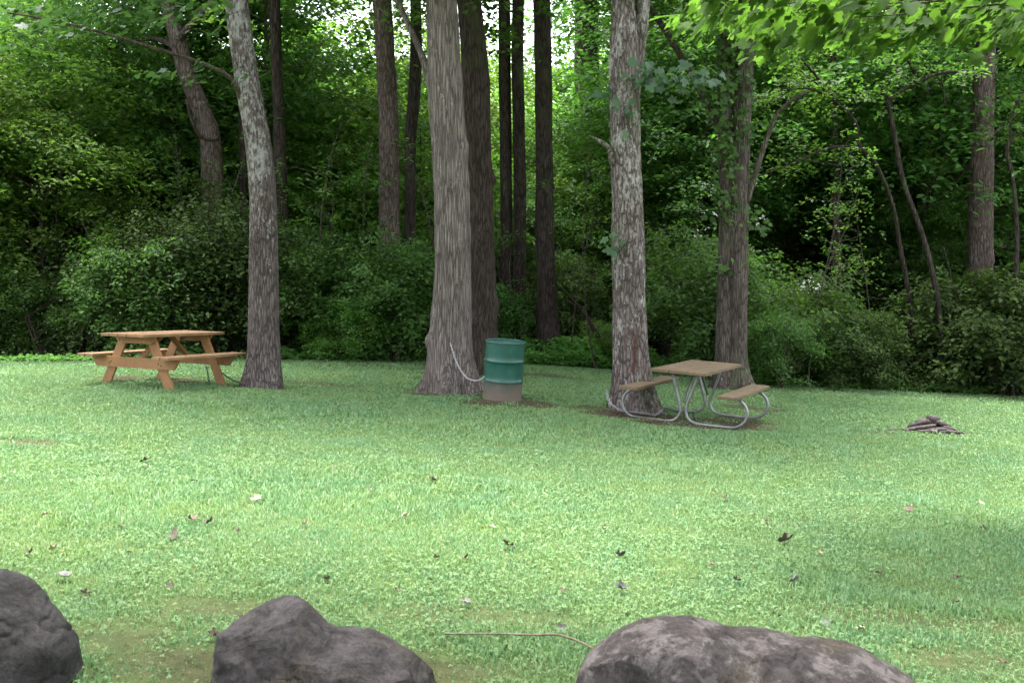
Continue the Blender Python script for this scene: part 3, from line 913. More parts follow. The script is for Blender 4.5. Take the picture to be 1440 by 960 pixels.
lm7 = px_path([(248, 62, 10), (262, 42, 9), (285, 18, 8), (310, -15, 7)], 23.2, None, -1)
lm7b = px_path([(250, 75, 9), (238, 62, 8), (205, 55, 6), (150, 70, 4)], 23.2, None, 1)
lm7c = px_path([(305, 195, 7), (292, 196, 6), (280, 190, 5), (270, 170, 4), (262, 140, 3)], 23.0, None, -1)
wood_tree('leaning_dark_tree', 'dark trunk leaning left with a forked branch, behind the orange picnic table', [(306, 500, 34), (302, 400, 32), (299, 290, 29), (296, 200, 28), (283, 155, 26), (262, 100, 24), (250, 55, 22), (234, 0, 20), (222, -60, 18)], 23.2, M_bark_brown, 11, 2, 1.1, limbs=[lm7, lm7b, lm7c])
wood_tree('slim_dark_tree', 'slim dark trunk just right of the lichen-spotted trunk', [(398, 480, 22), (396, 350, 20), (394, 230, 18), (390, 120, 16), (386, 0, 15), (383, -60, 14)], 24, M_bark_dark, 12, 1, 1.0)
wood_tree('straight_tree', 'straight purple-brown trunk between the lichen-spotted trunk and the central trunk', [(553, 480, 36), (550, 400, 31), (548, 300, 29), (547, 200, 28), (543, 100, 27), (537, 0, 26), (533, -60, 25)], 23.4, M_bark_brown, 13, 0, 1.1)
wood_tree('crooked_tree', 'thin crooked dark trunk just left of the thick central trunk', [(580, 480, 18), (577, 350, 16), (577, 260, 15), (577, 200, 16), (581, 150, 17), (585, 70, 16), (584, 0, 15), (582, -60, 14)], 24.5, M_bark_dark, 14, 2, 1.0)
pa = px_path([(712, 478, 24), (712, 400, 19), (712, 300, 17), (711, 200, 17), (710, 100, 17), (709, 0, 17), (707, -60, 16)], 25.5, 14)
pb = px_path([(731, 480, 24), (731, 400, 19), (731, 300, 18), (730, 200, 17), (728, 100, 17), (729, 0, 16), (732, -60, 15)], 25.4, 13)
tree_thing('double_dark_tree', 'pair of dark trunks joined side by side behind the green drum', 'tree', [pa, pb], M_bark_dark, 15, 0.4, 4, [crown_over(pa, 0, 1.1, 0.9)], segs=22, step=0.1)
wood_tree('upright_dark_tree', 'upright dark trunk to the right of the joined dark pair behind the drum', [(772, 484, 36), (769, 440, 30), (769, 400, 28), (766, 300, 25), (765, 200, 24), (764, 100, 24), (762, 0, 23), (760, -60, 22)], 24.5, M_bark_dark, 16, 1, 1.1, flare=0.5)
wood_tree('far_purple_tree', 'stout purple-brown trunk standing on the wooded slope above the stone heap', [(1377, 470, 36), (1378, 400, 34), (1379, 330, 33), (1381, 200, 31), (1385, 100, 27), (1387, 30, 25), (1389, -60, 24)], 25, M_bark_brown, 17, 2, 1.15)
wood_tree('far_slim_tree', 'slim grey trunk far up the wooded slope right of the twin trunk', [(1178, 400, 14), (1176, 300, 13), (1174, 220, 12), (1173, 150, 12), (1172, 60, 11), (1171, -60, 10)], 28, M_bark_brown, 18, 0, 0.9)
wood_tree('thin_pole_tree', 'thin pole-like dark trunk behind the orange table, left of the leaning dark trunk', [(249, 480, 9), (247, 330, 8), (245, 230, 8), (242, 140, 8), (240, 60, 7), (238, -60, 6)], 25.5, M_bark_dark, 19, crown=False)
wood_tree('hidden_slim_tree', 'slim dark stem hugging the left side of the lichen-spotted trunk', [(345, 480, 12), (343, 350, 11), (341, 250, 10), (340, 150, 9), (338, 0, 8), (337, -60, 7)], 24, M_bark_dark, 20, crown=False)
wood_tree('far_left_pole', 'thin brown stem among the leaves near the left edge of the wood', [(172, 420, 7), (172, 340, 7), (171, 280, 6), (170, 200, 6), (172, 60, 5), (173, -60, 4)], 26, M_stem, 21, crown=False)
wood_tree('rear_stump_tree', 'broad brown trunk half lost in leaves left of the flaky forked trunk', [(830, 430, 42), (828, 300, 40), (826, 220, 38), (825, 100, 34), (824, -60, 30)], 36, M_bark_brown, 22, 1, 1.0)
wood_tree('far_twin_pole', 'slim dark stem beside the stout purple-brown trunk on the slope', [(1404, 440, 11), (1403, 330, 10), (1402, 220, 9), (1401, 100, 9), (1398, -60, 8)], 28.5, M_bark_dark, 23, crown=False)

# the sinuous little trees on the right
def sinuous(label, stem, limbs, d, seed):
    th = lambda l: [(a, b, w * 0.68) for a, b, w in l]
    p = px_path(th(stem), d)
    lw = [px_path(th(l), d, None, dd) for l, dd in limbs]
    r = np.random.default_rng(seed)
    tips = []
    for l in lw + [p]:
        P = catmull(l, 4)
        for q in P[len(P) // 3 if l is not p else int(len(P) * 0.75):]:
            tips.append(q[:3] + r.normal(0, 1, 3) * np.array([0.35, 0.35, 0.18]) + np.array([0, 0, 0.08]))
    tw = []
    for q in tips[::2]:
        b = np.array(min([pp for l in lw + [p] for pp in l], key=lambda pp: np.linalg.norm(np.array(pp[:3]) - q)))
        m = (b[:3] + q) / 2 + r.normal(0, 0.07, 3)
        tw.append([[*b[:3], 0.012], [*m, 0.008], [*q, 0.003]])
    t = tree_thing('sinuous_tree', label, 'tree', [p], M_bark_dark, seed, 0.2, 3, None, limbs=lw + tw, segs=12, step=0.07, knots=0)
    cl = np.array(tips); ax = r.normal(0, 1, (len(cl), 2)); ax /= np.linalg.norm(ax, axis=1)[:, None]
    pts, out_ = spray_points(cl, ax, 34, 0.45, 0.42, 0.05, seed + 1)
    V, Fs = leaves(pts, 0.095 * r.uniform(0.6, 1.3, len(pts)), 0.4, out_, 'oval', 0.3, seed + 2)
    link('foliage', mesh_np('sinuous_leaves', V - np.array(t.location), Fs), M_leaf, t)
sinuous('small winding tree whose stem bends left in an S shape on the right', [(1322, 470, 12), (1318, 420, 12), (1308, 370, 11), (1295, 325, 11), (1270, 255, 10), (1258, 190, 10), (1250, 150, 9), (1243, 128, 8), (1232, 118, 6)],
        [([(1247, 150, 9), (1262, 132, 8), (1288, 118, 8), (1320, 104, 7), (1360, 100, 5), (1400, 103, 4)], -0.8), ([(1288, 118, 7), (1286, 100, 7), (1276, 84, 6), (1272, 74, 6), (1282, 58, 5), (1296, 44, 4)], -0.3)], 22.5, 31)
sinuous('small winding tree with a long bare branch fanning left, next to the S-shaped one', [(1283, 460, 10), (1276, 400, 9), (1268, 360, 9), (1258, 300, 8), (1246, 262, 8), (1228, 225, 8), (1209, 205, 8), (1206, 180, 7), (1192, 158, 7), (1170, 140, 6), (1150, 110, 5), (1128, 84, 4)],
        [([(1206, 207, 6), (1190, 206, 5), (1160, 210, 5), (1110, 232, 4), (1060, 250, 3)], -0.6), ([(1170, 140, 5), (1140, 125, 4), (1110, 128, 3), (1085, 150, 3)], -0.7), ([(1160, 125, 4), (1135, 108, 3), (1118, 90, 3)], 0.6)], 23, 32)
sinuous('thin crooked sapling with a looping bare branch at the right edge', [(1425, 470, 10), (1428, 400, 9), (1430, 320, 9), (1424, 250, 8), (1416, 215, 8), (1422, 195, 7), (1436, 188, 6), (1460, 180, 5)],
        [([(1424, 195, 6), (1420, 175, 5), (1430, 145, 5), (1438, 130, 4), (1460, 110, 3)], 0.3)], 22.5, 33)

# ------------------------------------------------------------------ understorey, shrubs and far trees
def region(x, y):
    px = 720 + x / y * F
    for lim, nm in [(110, 'left of the orange picnic table'), (345, 'behind the orange picnic table'), (600, 'between the lichen-spotted and thick central trunks'),
                    (860, 'behind the green drum'), (1010, 'between the forked trunk and ivy-hung twin trunk'), (1240, 'just right of the ivy-hung twin trunk'), (9999, 'on the bank beyond the stone heap')]:
        if px < lim: return nm

def plant(name, cat, kind_phrase, crown_me, stem_me, top, x, y, sc, rz, group_word, part='stem', sz=1.0):
    z = float(zg(x, y))
    rg = region(x, y)
    t = thing(name, f'{kind_phrase} {rg}', cat, (x, y, z), rz, f'{group_word} {rg}')
    t.scale = (sc, sc, sc * sz)
    link(part, stem_me, None, t)
    c = link('crown', crown_me, None, t, (0, 0, top))
    return t

CLEAR = [(268, 24), (390, 24.5), (545, 24), (578, 25), (721, 26.5), (766, 26), (1382, 26), (1174, 28)]
GLOW = [(515, 44), (650, 44)]     # trunks one sees right through to
def scatter(n, y0, y1, x_of, mind, seed, rad=0.0, clear=None):
    r = np.random.default_rng(seed)
    pts = []
    for _ in range(n * 40):
        y = r.uniform(y0, y1); w = 19.0 + 0.5 * y0
        x = r.uniform(-w, w)
        yy = float(edge_y(x)) + (y - y0) + x_of
        if abs(x) > 0.5 * yy * 1.15 + 1.5: continue
        if y1 < 2.5 and 690 < 720 + x / yy * F < 1000 and yy < edge_y(x) + 2.4: continue
        if rad and any(yy < dd and abs(720 + x / yy * F - pp) < rad / yy * F for pp, dd in (clear or CLEAR)): continue
        if all((x - a) ** 2 + (yy - b) ** 2 > mind ** 2 for a, b in pts):
            pts.append((x, yy))
        if len(pts) >= n: break
    return pts

r_ = np.random.default_rng(900)
# dark front shrubs along the edge of the lawn
for i, (x, y) in enumerate(scatter(30, 0, 2.2, 1.0, 1.15, 901)):
    k = int(r_.choice([0, 0, 2, 1, 1]))
    nm = ['dark fine-leaved shrub', 'green leafy shrub', 'dark broad-leaved shrub', 'light green shrub'][k]
    plant('shrub', 'shrub', nm + ' at the lawn edge', SHRUB[k][0], SHRUB_S[k], SHRUB_T[k], x, y, r_.uniform(0.5, 1.2), r_.uniform(0, 6.28), nm + 's at the lawn edge')
for px, d, k, sc, lab in [(548, 22.2, 1, 1.25, 'rounded green shrub hiding the foot of the straight purple-brown trunk'), (480, 21.6, 3, 0.8, 'low light green bush at the lawn edge right of the lichen-spotted trunk'),
                         (300, 21.5, 0, 1.7, 'large dark bush hiding the foot of the leaning dark trunk'), (200, 21.0, 0, 1.5, 'large dark bush straight behind the orange tabletop'), (400, 22.5, 1, 1.3, 'green bush hiding the foot of the slim dark trunk'),
                         (1385, 23.2, 2, 1.6, 'broad-leaved dark bush hiding the foot of the stout purple-brown trunk'), (1100, 21.2, 1, 0.75, 'low round green bush just right of the ivy-hung twin trunk'), (590, 23.2, 0, 1.2, 'dark shrub pressed close behind the left roots of the central trunk'),
                         (1180, 22.3, 2, 0.9, 'shrub with large glossy dark leaves low on the bank right of the metal table'), (850, 25.2, 3, 0.7, 'small light green bush behind the flaky forked trunk')]:
    q = at(px, 480, d)
    t = plant('shrub', 'shrub', lab, SHRUB[k][0], SHRUB_S[k], SHRUB_T[k], q.x, q.y, sc, px * 0.37, 'x')
    del t['group']; t['label'] = lab
for i, (x, y) in enumerate(scatter(34, 2.2, 10, 2.8, 1.7, 902, 0.9)):
    k = int(r_.choice([0, 1, 2, 1]))
    nm = ['dark fine-leaved shrub', 'green leafy shrub', 'dark broad-leaved shrub', 'light green shrub'][k]
    plant('shrub', 'shrub', 'tall ' + nm + ' inside the wood', SHRUB[k][0], SHRUB_S[k], SHRUB_T[k], x, y, r_.uniform(1.2, 1.9), r_.uniform(0, 6.28), 'tall ' + nm + 's inside the wood')
for i, (x, y) in enumerate(scatter(44, 0, 13, 2.8, 1.9, 903, 1.5)):
    k = int(r_.choice([0, 1, 2, 3])) if x > 0 else int(r_.choice([0, 2, 2, 3]))
    nm = ['spreading young tree', 'round-headed young tree', 'pale green young tree', 'narrow young tree'][k]
    plant('understory_tree', 'young tree', nm + ' with layered leaves', UNDER[k][0], UNDER_S[k], UNDER_T[k], x, y, r_.uniform(0.85, 1.3), r_.uniform(0, 6.28), nm + 's')
for i, (x, y) in enumerate(scatter(72, 12, 42, 4, 2.8, 904, 0.9, GLOW)):
    k = int(r_.choice([0, 2, 2]))
    nm = ['spreading tree', 'round-headed tree', 'pale green tree', 'narrow tree'][k]
    plant('background_tree', 'tree', 'far ' + nm + ' deep in the wood', UNDER[k][0], UNDER_S[k], UNDER_T[k], x, y, r_.uniform(1.4, 2.1), r_.uniform(0, 6.28), 'far ' + nm + 's')
for px, d, sc, lab in [(505, 52, 2.3, 'sunlit pale green tree glimpsed far off left of the crooked dark trunk'), (608, 50, 2.2, 'sunlit pale green tree glimpsed far off right behind the thick central trunk'), (655, 57, 2.5, 'sunlit pale green tree far off between the central and joined dark trunks'),
                       (745, 55, 2.4, 'sunlit pale green tree glimpsed far off between the dark trunks behind the drum'), (1065, 36, 1.9, 'full green tree close behind the upper right side of the twin trunk'), (1120, 40, 2.1, 'green tree up the slope well right of the ivy-hung twin trunk'), (110, 46, 2.2, 'sunlit tree glimpsed far off above the left end of the orange table')]:
    q = at(px, 415, d); k = 2 if d > 45 else 0
    t = plant('background_tree', 'tree', lab, UNDER[k][0], UNDER_S[k], UNDER_T[k], q.x, q.y, sc, px * 0.7, 'x')
    del t['group']; t['label'] = lab
for i, (x, y) in enumerate(scatter(7, 8, 30, 6, 6.5, 905)):
    k = i % 3
    plant('canopy_tree', 'tree', 'tall dark-stemmed canopy tree', TALL[k][0], TALL_S[k], TALL_T, x, y, r_.uniform(0.9, 1.2), r_.uniform(0, 6.28), 'tall canopy trees', 'trunk')

r_ = np.random.default_rng(940)
for i, px in enumerate([18, 62, 95, 128, 205, 262, 322, 430, 462, 505, 612, 700, 745, 800, 838, 925, 968, 1090, 1135, 1212, 1240, 1345, 1412]):
    x0 = (px - 720) / F
    d = 21.0 + r_.uniform(0.6, 2.8) + (2.2 if 690 < px < 1000 else 0)
    x = x0 * d; z = float(zg(x, d)); h = r_.uniform(2.8, 6.0); lean = r_.normal(0, 0.16); sw = r_.uniform(0.05, 0.22); ph = r_.uniform(0, 6)
    pth = [(lean * h * t + sw * math.sin(5 * t + ph) - sw * math.sin(ph), 0.12 * math.sin(4 * t + ph), h * t - 0.1, r_.uniform(0.013, 0.026) * (1.05 - t * 0.8)) for t in np.linspace(0, 1, 6)]
    P = catmull(pth, 6)
    t = thing('sapling', 'thin bare-stemmed sapling ' + region(x, d), 'sapling', (x, d, z), 0, 'thin saplings ' + region(x, d))
    V, Fs = tube(P, 7)
    link('stem', mesh_np('sapling_stem', V, Fs, True), M_stem, t)
    tips = []
    for k in range(15):
        b = P[int(len(P) * r_.uniform(0.35, 0.93))]
        q = b[:3] + np.array([r_.normal(0, 0.4), r_.normal(0, 0.3), r_.uniform(0.0, 0.45)])
        V, Fs = tube(catmull([(*b[:3], 0.007), (*((b[:3] + q) / 2 + r_.normal(0, 0.05, 3)), 0.005), (*q, 0.002)], 4), 5)
        tips.append((q, V, Fs))
    V, Fs = merge([(V, Fs) for q, V, Fs in tips]); link('sprays', mesh_np('sapling_branches', V, Fs, True), M_stem, t)
    cl = np.array([q for q, _, _ in tips]); ax = r_.normal(0, 1, (15, 2)); ax /= np.linalg.norm(ax, axis=1)[:, None]
    pts, out_ = spray_points(cl, ax, 20, 0.36, 0.32, 0.05, 941 + i)
    V, Fs = leaves(pts, 0.085 * r_.uniform(0.6, 1.3, len(pts)), 0.4, out_, 'oval', 0.3, 960 + i)
    link('foliage', mesh_np('sapling_leaves', V, Fs), [M_leaf, M_leaf_light, M_leaf][i % 3], t)
q0, q1 = at(788, 405, 25.0), at(842, 474, 24.6)
V, Fs = trunk_mesh('dead_branch', [(*(q0 - q1), 0.03), (*((q0 - q1) * 0.5 + Vector((0.05, 0, 0.06))), 0.045), (0, 0, 0, 0.06)], 10, 0.06, 9, 0, 3, 0.08, -99)
tag(link('dead_branch', mesh_np('dead_branch', V, Fs, True), M_bark_dark, None, q1), 'dark fallen branch leaning in the undergrowth right of the green drum', 'branch')

# leafy ground cover along the edge between the drum and the twin trunk, and thinner elsewhere
r_ = np.random.default_rng(950)
P = []
for x0, x1, n, hh, dep in [(0.25, 4.6, 15000, 0.72, 2.2), (-10.5, -0.5, 6500, 0.30, 1.4), (4.2, 10.5, 5200, 0.36, 1.2)]:
    x = r_.uniform(x0, x1, n); d = r_.random(n) ** 1.3 * dep
    y = edge_y(x) - 0.15 + d - (0.45 if x0 == 0.25 else 0.0)
    nn = vnoise(np.stack([x * 1.6, y * 1.6, 0 * x], 1), 55)
    k = nn + r_.uniform(-0.6, 0.6, n) > -0.3
    x, y, nn, d = x[k], y[k], nn[k], d[k]
    z = zg(x, y) + r_.random(len(x)) ** 0.6 * hh * (0.6 + 0.5 * nn) * (0.45 + 0.55 * sstep(0, 0.6, d)) + 0.02
    P.append(np.stack([x, y, z], 1))
P = np.vstack(P)
V, Fs = leaves(P, 0.095 * r_.uniform(0.5, 1.3, len(P)), 0.5, None, 'oval', 0.2, 951)
gc = link('undergrowth', mesh_np('undergrowth', V, Fs), M_cover)
gc['kind'] = 'stuff'; gc['label'] = 'low leafy ground cover along the edge of the wood'

# two bushes in white blossom on either side of the twin trunk
for lab, bx, spots, sd in [('flowering shrub with white blossom just left of the ivy-hung twin trunk', 985, [(990, 258), (998, 272), (1004, 262), (985, 300), (978, 330), (992, 322), (1006, 304)], 1),
                           ('flowering shrub with white blossom low in the bank right of the twin trunk', 1110, [(1128, 400), (1138, 396), (1150, 402), (1142, 408), (1122, 408), (1066, 310), (1072, 306)], 2)]:
    r_ = np.random.default_rng(960 + sd)
    b = at(bx, 400, D5 + 3.0)
    t = plant('flowering_shrub', 'shrub', 'x', SHRUB[1][0], SHRUB_S[1], SHRUB_T[1], b.x, b.y, 1.5, 1.0 * sd, 'x')
    del t['group']; t['label'] = lab
    P = []
    for px, py in spots:
        c = at(px, py, D5 + 1.3)
        P.append(np.array(c) + r_.normal(0, 1, (8, 3)) * np.array([0.06, 0.05, 0.04]))
    P = np.vstack(P)
    V, Fs = leaves(P, 0.05 * r_.uniform(0.6, 1.3, len(P)), 0.8, np.tile(np.array([[0., -1.]]), (len(P), 1)), 'oval', 0.6, 961)
    bpy.context.view_layer.update()
    Mi = np.array(t.matrix_world.inverted())
    V = V @ Mi[:3, :3].T + Mi[:3, 3]
    link('blossoms', mesh_np('blossom', V, Fs), M_flower, t)

# overhanging maple whose trunk stands outside the frame on the right
tx, ty = 5.9, 7.0
ot = thing('overhanging_maple', 'maple branches with large bright leaves hanging into the upper right', 'tree', (tx, ty, float(zg(tx, ty))))
V, Fs = trunk_mesh('trunk', [(0, 0, -0.2, 0.2), (0, 0, 1, 0.17), (0.05, 0.1, 3, 0.15), (0, 0.1, 5, 0.12), (0, 0, 8, 0.05)], 20, 0.1, 7, 0.4, 5)
link('trunk', mesh_np('trunk_mesh', V, Fs, True), M_bark_twin, ot)
r_ = np.random.default_rng(970)
cl = []
for i in range(95):
    px = r_.uniform(1000, 1500)
    low = np.interp(px, [930, 960, 1000, 1060, 1110, 1200, 1300, 1440, 1560], [0, 45, 35, 40, 70, 40, 50, 48, 60])
    py = low - abs(r_.normal(0, 1)) * 62 - 4
    q = at(px, py, r_.uniform(6.2, 8.6)); cl.append(tuple(q))
cl = np.array(cl)
ax = cl[:, :2] - np.array([tx, ty]); ax /= np.linalg.norm(ax, axis=1)[:, None]
pts, out_ = spray_points(cl, ax, 17, 0.34, 0.30, 0.05, 971)
V, Fs = leaves(pts, 0.120 * r_.uniform(0.55, 1.3, len(pts)), 0.45, out_, 'maple', 0.5, 972, 0.7)
link('foliage', mesh_np('overhang_leaves', V - np.array(ot.location), Fs), M_leaf_near, ot)
parts = []
for i in range(0, 95, 3):
    a = np.array([tx, ty, cl[i, 2] - 0.4 + float(zg(tx, ty)) * 0]); b = cl[i]
    m = (a + b) / 2 + np.array([0, 0, 0.35])
    parts.append(tube(catmull([(*a, 0.03), (*m, 0.013), (*b, 0.003)], 8), 6))
V, Fs = merge(parts)
link('limb', mesh_np('overhang_limbs', V - np.array(ot.location), Fs, True), M_stem, ot)
o = link('crown', TALL[1][0], None, ot, (3.2, -2.0, 8.2)); o.scale = (0.8, 0.8, 0.6)
for k, (off, sc) in enumerate((((-3.2, -4.6, 7.4), 1.0), ((-7.4, -4.2, 8.0), 1.0), ((-11.0, -4.4, 8.2), 0.95), ((-5.6, -7.5, 8.4), 1.1))):  # unseen crowns and limbs added overhead to shade the near lawn
    o = link('crown', TALL[k % 3][0], None, ot, off); o.scale = (sc * 1.15, sc * 1.05, 0.85); o.rotation_euler = (0, 0, 1.3 * k)
    V, Fs = tube(catmull([(0, 0.1, 5.2, 0.07), (off[0] * 0.5, off[1] * 0.5, 6.6, 0.05), (*off, 0.015)], 10), 8)
    link('limb', mesh_np('shade_limb', V, Fs, True), M_bark_twin, ot)

# ------------------------------------------------------------------ wooden picnic table
M_orange = wood_mat('stained_pine', (0.27, 0.138, 0.060), (0.20, 0.098, 0.042), (30, 3, 30), 0.25, 0.6)
M_orange_top = wood_mat('stained_pine_worn', (0.235, 0.140, 0.072), (0.155, 0.084, 0.040), (30, 3, 30), 0.3, 0.7, worn=(0.20, 0.155, 0.105))
M_bolt = metal_mat('dark_steel', (0.12, 0.11, 0.10), 0.5)

def slope_rot(x, y):
    e = 0.4
    gx = float(zg(x + e, y) - zg(x - e, y)) / (2 * e); gy = float(zg(x, y + e) - zg(x, y - e)) / (2 * e)
    return Vector((-gx, -gy, 1)).normalized()

def set_on_slope(o, rz, amt=1.0, lean=0.0):
    n = slope_rot(o.location.x, o.location.y)
    n = (n * amt + Vector((0, 0, 1)) * (1 - amt) + Vector((0, -math.tan(R(lean)), 0))).normalized()
    q = Vector((0, 0, 1)).rotation_difference(n)
    o.rotation_mode = 'QUATERNION'
    o.rotation_quaternion = q @ Matrix.Rotation(rz, 3, 'Z').to_quaternion()

gp = on_ground(231, 541)
wt = thing('picnic_table', 'orange-stained wooden picnic table with attached benches beside the lichen-spotted trunk', 'picnic table', gp)
wt.location = (gp.x, gp.y + 0.02, float(zg(gp.x, gp.y)))
WT_A = R(-21)
set_on_slope(wt, WT_A, 0.5)
wt.scale = (0.95, 0.95, 1.0)
# local: length along y, width along x
LEN, WTOP = 1.86, 0.78
npl = 5; pw = WTOP / npl
bm = bmesh.new()
for i in range(npl):
    add_box(bm, (-WTOP / 2 + pw * (i + 0.5), random.uniform(-0.008, 0.008), 0.735), (pw - 0.010, LEN, 0.038), None, 0.004)
link('tabletop', bm_mesh('tabletop', bm), M_orange_top, wt)
for s in (-1, 1):
    bm = bmesh.new()
    for k in (0, 1):
        add_box(bm, (s * (0.60 + 0.145 * k), random.uniform(-0.006, 0.006), 0.440), (0.138, LEN, 0.038), None, 0.004)
    link('bench_seat', bm_mesh('bench_seat', bm), M_orange_top, wt)
for s in (-1, 1):
    ye = s * 0.60
    bm = bmesh.new()      # beam carrying both benches, with angled ends
    def trap(z0, z1, xa, xb, y, t):
        vs = [bm.verts.new((x, yy, z)) for yy in (y - t / 2, y + t / 2) for x, z in ((-xa, z0), (xa, z0), (xb, z1), (-xb, z1))]
        for f in ((3, 2, 1, 0), (4, 5, 6, 7), (0, 1, 5, 4), (1, 2, 6, 5), (2, 3, 7, 6), (3, 0, 4, 7)):
            bm.faces.new([vs[i] for i in f])
    trap(0.275, 0.420, 0.70, 0.80, ye + s * 0.042, 0.038)
    bmesh.ops.recalc_face_normals(bm, faces=bm.faces)
    link('cross_beam', bm_mesh('cross_beam', bm), M_orange, wt)
    bm = bmesh.new()
    trap(0.615, 0.714, 0.30, 0.37, ye + s * 0.042, 0.038)
    bmesh.ops.recalc_face_normals(bm, faces=bm.faces)
    link('top_brace', bm_mesh('top_brace', bm), M_orange, wt)
    for q in (-1, 1):
        bm = bmesh.new()
        xb, xt, w = 0.60, 0.235, 0.080
        vs = [bm.verts.new((q * x, yy, z)) for yy in (ye - 0.019, ye + 0.019) for x, z in ((xb - w, -0.02), (xb + w * 1.0, -0.02), (xt + w, 0.714), (xt - w, 0.714))]
        for f in ((3, 2, 1, 0), (4, 5, 6, 7), (0, 1, 5, 4), (1, 2, 6, 5), (2, 3, 7, 6), (3, 0, 4, 7)):
            bm.faces.new([vs[i] for i in f])
        bmesh.ops.recalc_face_normals(bm, faces=bm.faces)
        bmesh.ops.bevel(bm, geom=list(bm.edges), offset=0.004, segments=1, affect='EDGES')
        link('leg', bm_mesh('leg', bm), M_orange, wt)
    bm = bmesh.new()      # diagonal brace from the beam up to the middle of the top
    a, b = Vector((0.0, ye - s * 0.03, 0.36)), Vector((0.0, s * 0.12, 0.70))
    d = b - a
    add_box(bm, (a + b) / 2, (0.088, 0.038, d.length), Vector((0, 0, 1)).rotation_difference(d).to_matrix(), 0.003)
    link('diagonal_brace', bm_mesh('diagonal_brace', bm), M_orange, wt)
    bm = bmesh.new()
    for x, z in ((0.43, 0.35), (0.47, 0.33), (0.29, 0.66), (-0.43, 0.35), (-0.47, 0.33), (-0.29, 0.66)):
        r = bmesh.ops.create_cone(bm, cap_ends=True, segments=10, radius1=0.011, radius2=0.009, depth=0.008)
        bmesh.ops.transform(bm, matrix=Matrix.Translation((x, ye + s * 0.065, z)) @ Matrix.Rotation(R(-90 * s), 4, 'X'), verts=r['verts'])
    link('bolts', bm_mesh('bolts', bm), M_bolt, wt)

# ------------------------------------------------------------------ metal-framed picnic table
M_plank = wood_mat('weathered_plank', (0.150, 0.108, 0.066), (0.080, 0.056, 0.034), (34, 3.0, 34), 0.4, 0.8, worn=(0.11, 0.10, 0.058))
M_galv = metal_mat('galvanised_tube', (0.27, 0.27, 0.28), 0.45, 0.85, rust=(0.22, 0.17, 0.13))
gp = on_ground(978, 590)
mt = thing('framed_picnic_table', 'weathered plank picnic table on a curved silver tube frame below the flaky forked trunk', 'picnic table', gp)
mt.location = (gp.x, gp.y + 0.05, float(zg(gp.x, gp.y + 0.05)))
set_on_slope(mt, R(-27), 0.65, 1.5)
mt.scale = (1.04, 1.04, 1.0)
L2 = 1.78
bm = bmesh.new()
for i in range(3):
    add_box(bm, (-0.25 + 0.25 * i, random.uniform(-0.012, 0.012), 0.735), (0.243, L2, 0.042), None, 0.006)
link('tabletop', bm_mesh('tabletop', bm), M_plank, mt)
bm = bmesh.new()
for s in (-1, 1):
    add_box(bm, (0, s * 0.58, 0.7020), (0.70, 0.06, 0.024), None, 0.003)
link('top_brace', bm_mesh('top_brace', bm), M_galv, mt)
for s in (-1, 1):
    bm = bmesh.new()
    add_box(bm, (s * 0.66, random.uniform(-0.01, 0.01), 0.455), (0.25, L2, 0.042), None, 0.006)
    link('bench_seat', bm_mesh('bench_seat', bm), M_plank, mt)
for s in (-1, 1):
    for q in (-1, 1):
        y = s * 0.56
        prof = [(0.165, 0.70), (0.115, 0.50), (0.055, 0.30), (0.030, 0.20), (0.045, 0.115), (0.105, 0.048), (0.20, 0.022), (0.36, 0.018), (0.55, 0.020), (0.70, 0.032), (0.80, 0.095), (0.845, 0.195), (0.825, 0.305), (0.755, 0.385), (0.66, 0.415), (0.58, 0.418)]
        P = catmull([(q * x, y + 0.020 * q, z, 0.0205) for x, z in prof], 6)
        V, Fs = tube(P, 12)
        link('tube_leg', mesh_np('tube_leg', V, Fs, True), M_galv, mt)
    P = catmull([(0.0, s * 0.545, 0.30, 0.014), (0.0, s * 0.34, 0.50, 0.014), (0.0, s * 0.10, 0.70, 0.014)], 5)
    V, Fs = tube(P, 10)
    link('diagonal_brace', mesh_np('diagonal_brace', V, Fs, True), M_galv, mt)
for s in (-1, 1):
    bm = bmesh.new()
    for y in (-0.56, 0.56):
        add_box(bm, (s * 0.66, y, 0.4310), (0.23, 0.05, 0.008), None, 0.0015)
    link('seat_bracket', bm_mesh('seat_bracket', bm), M_galv, mt)

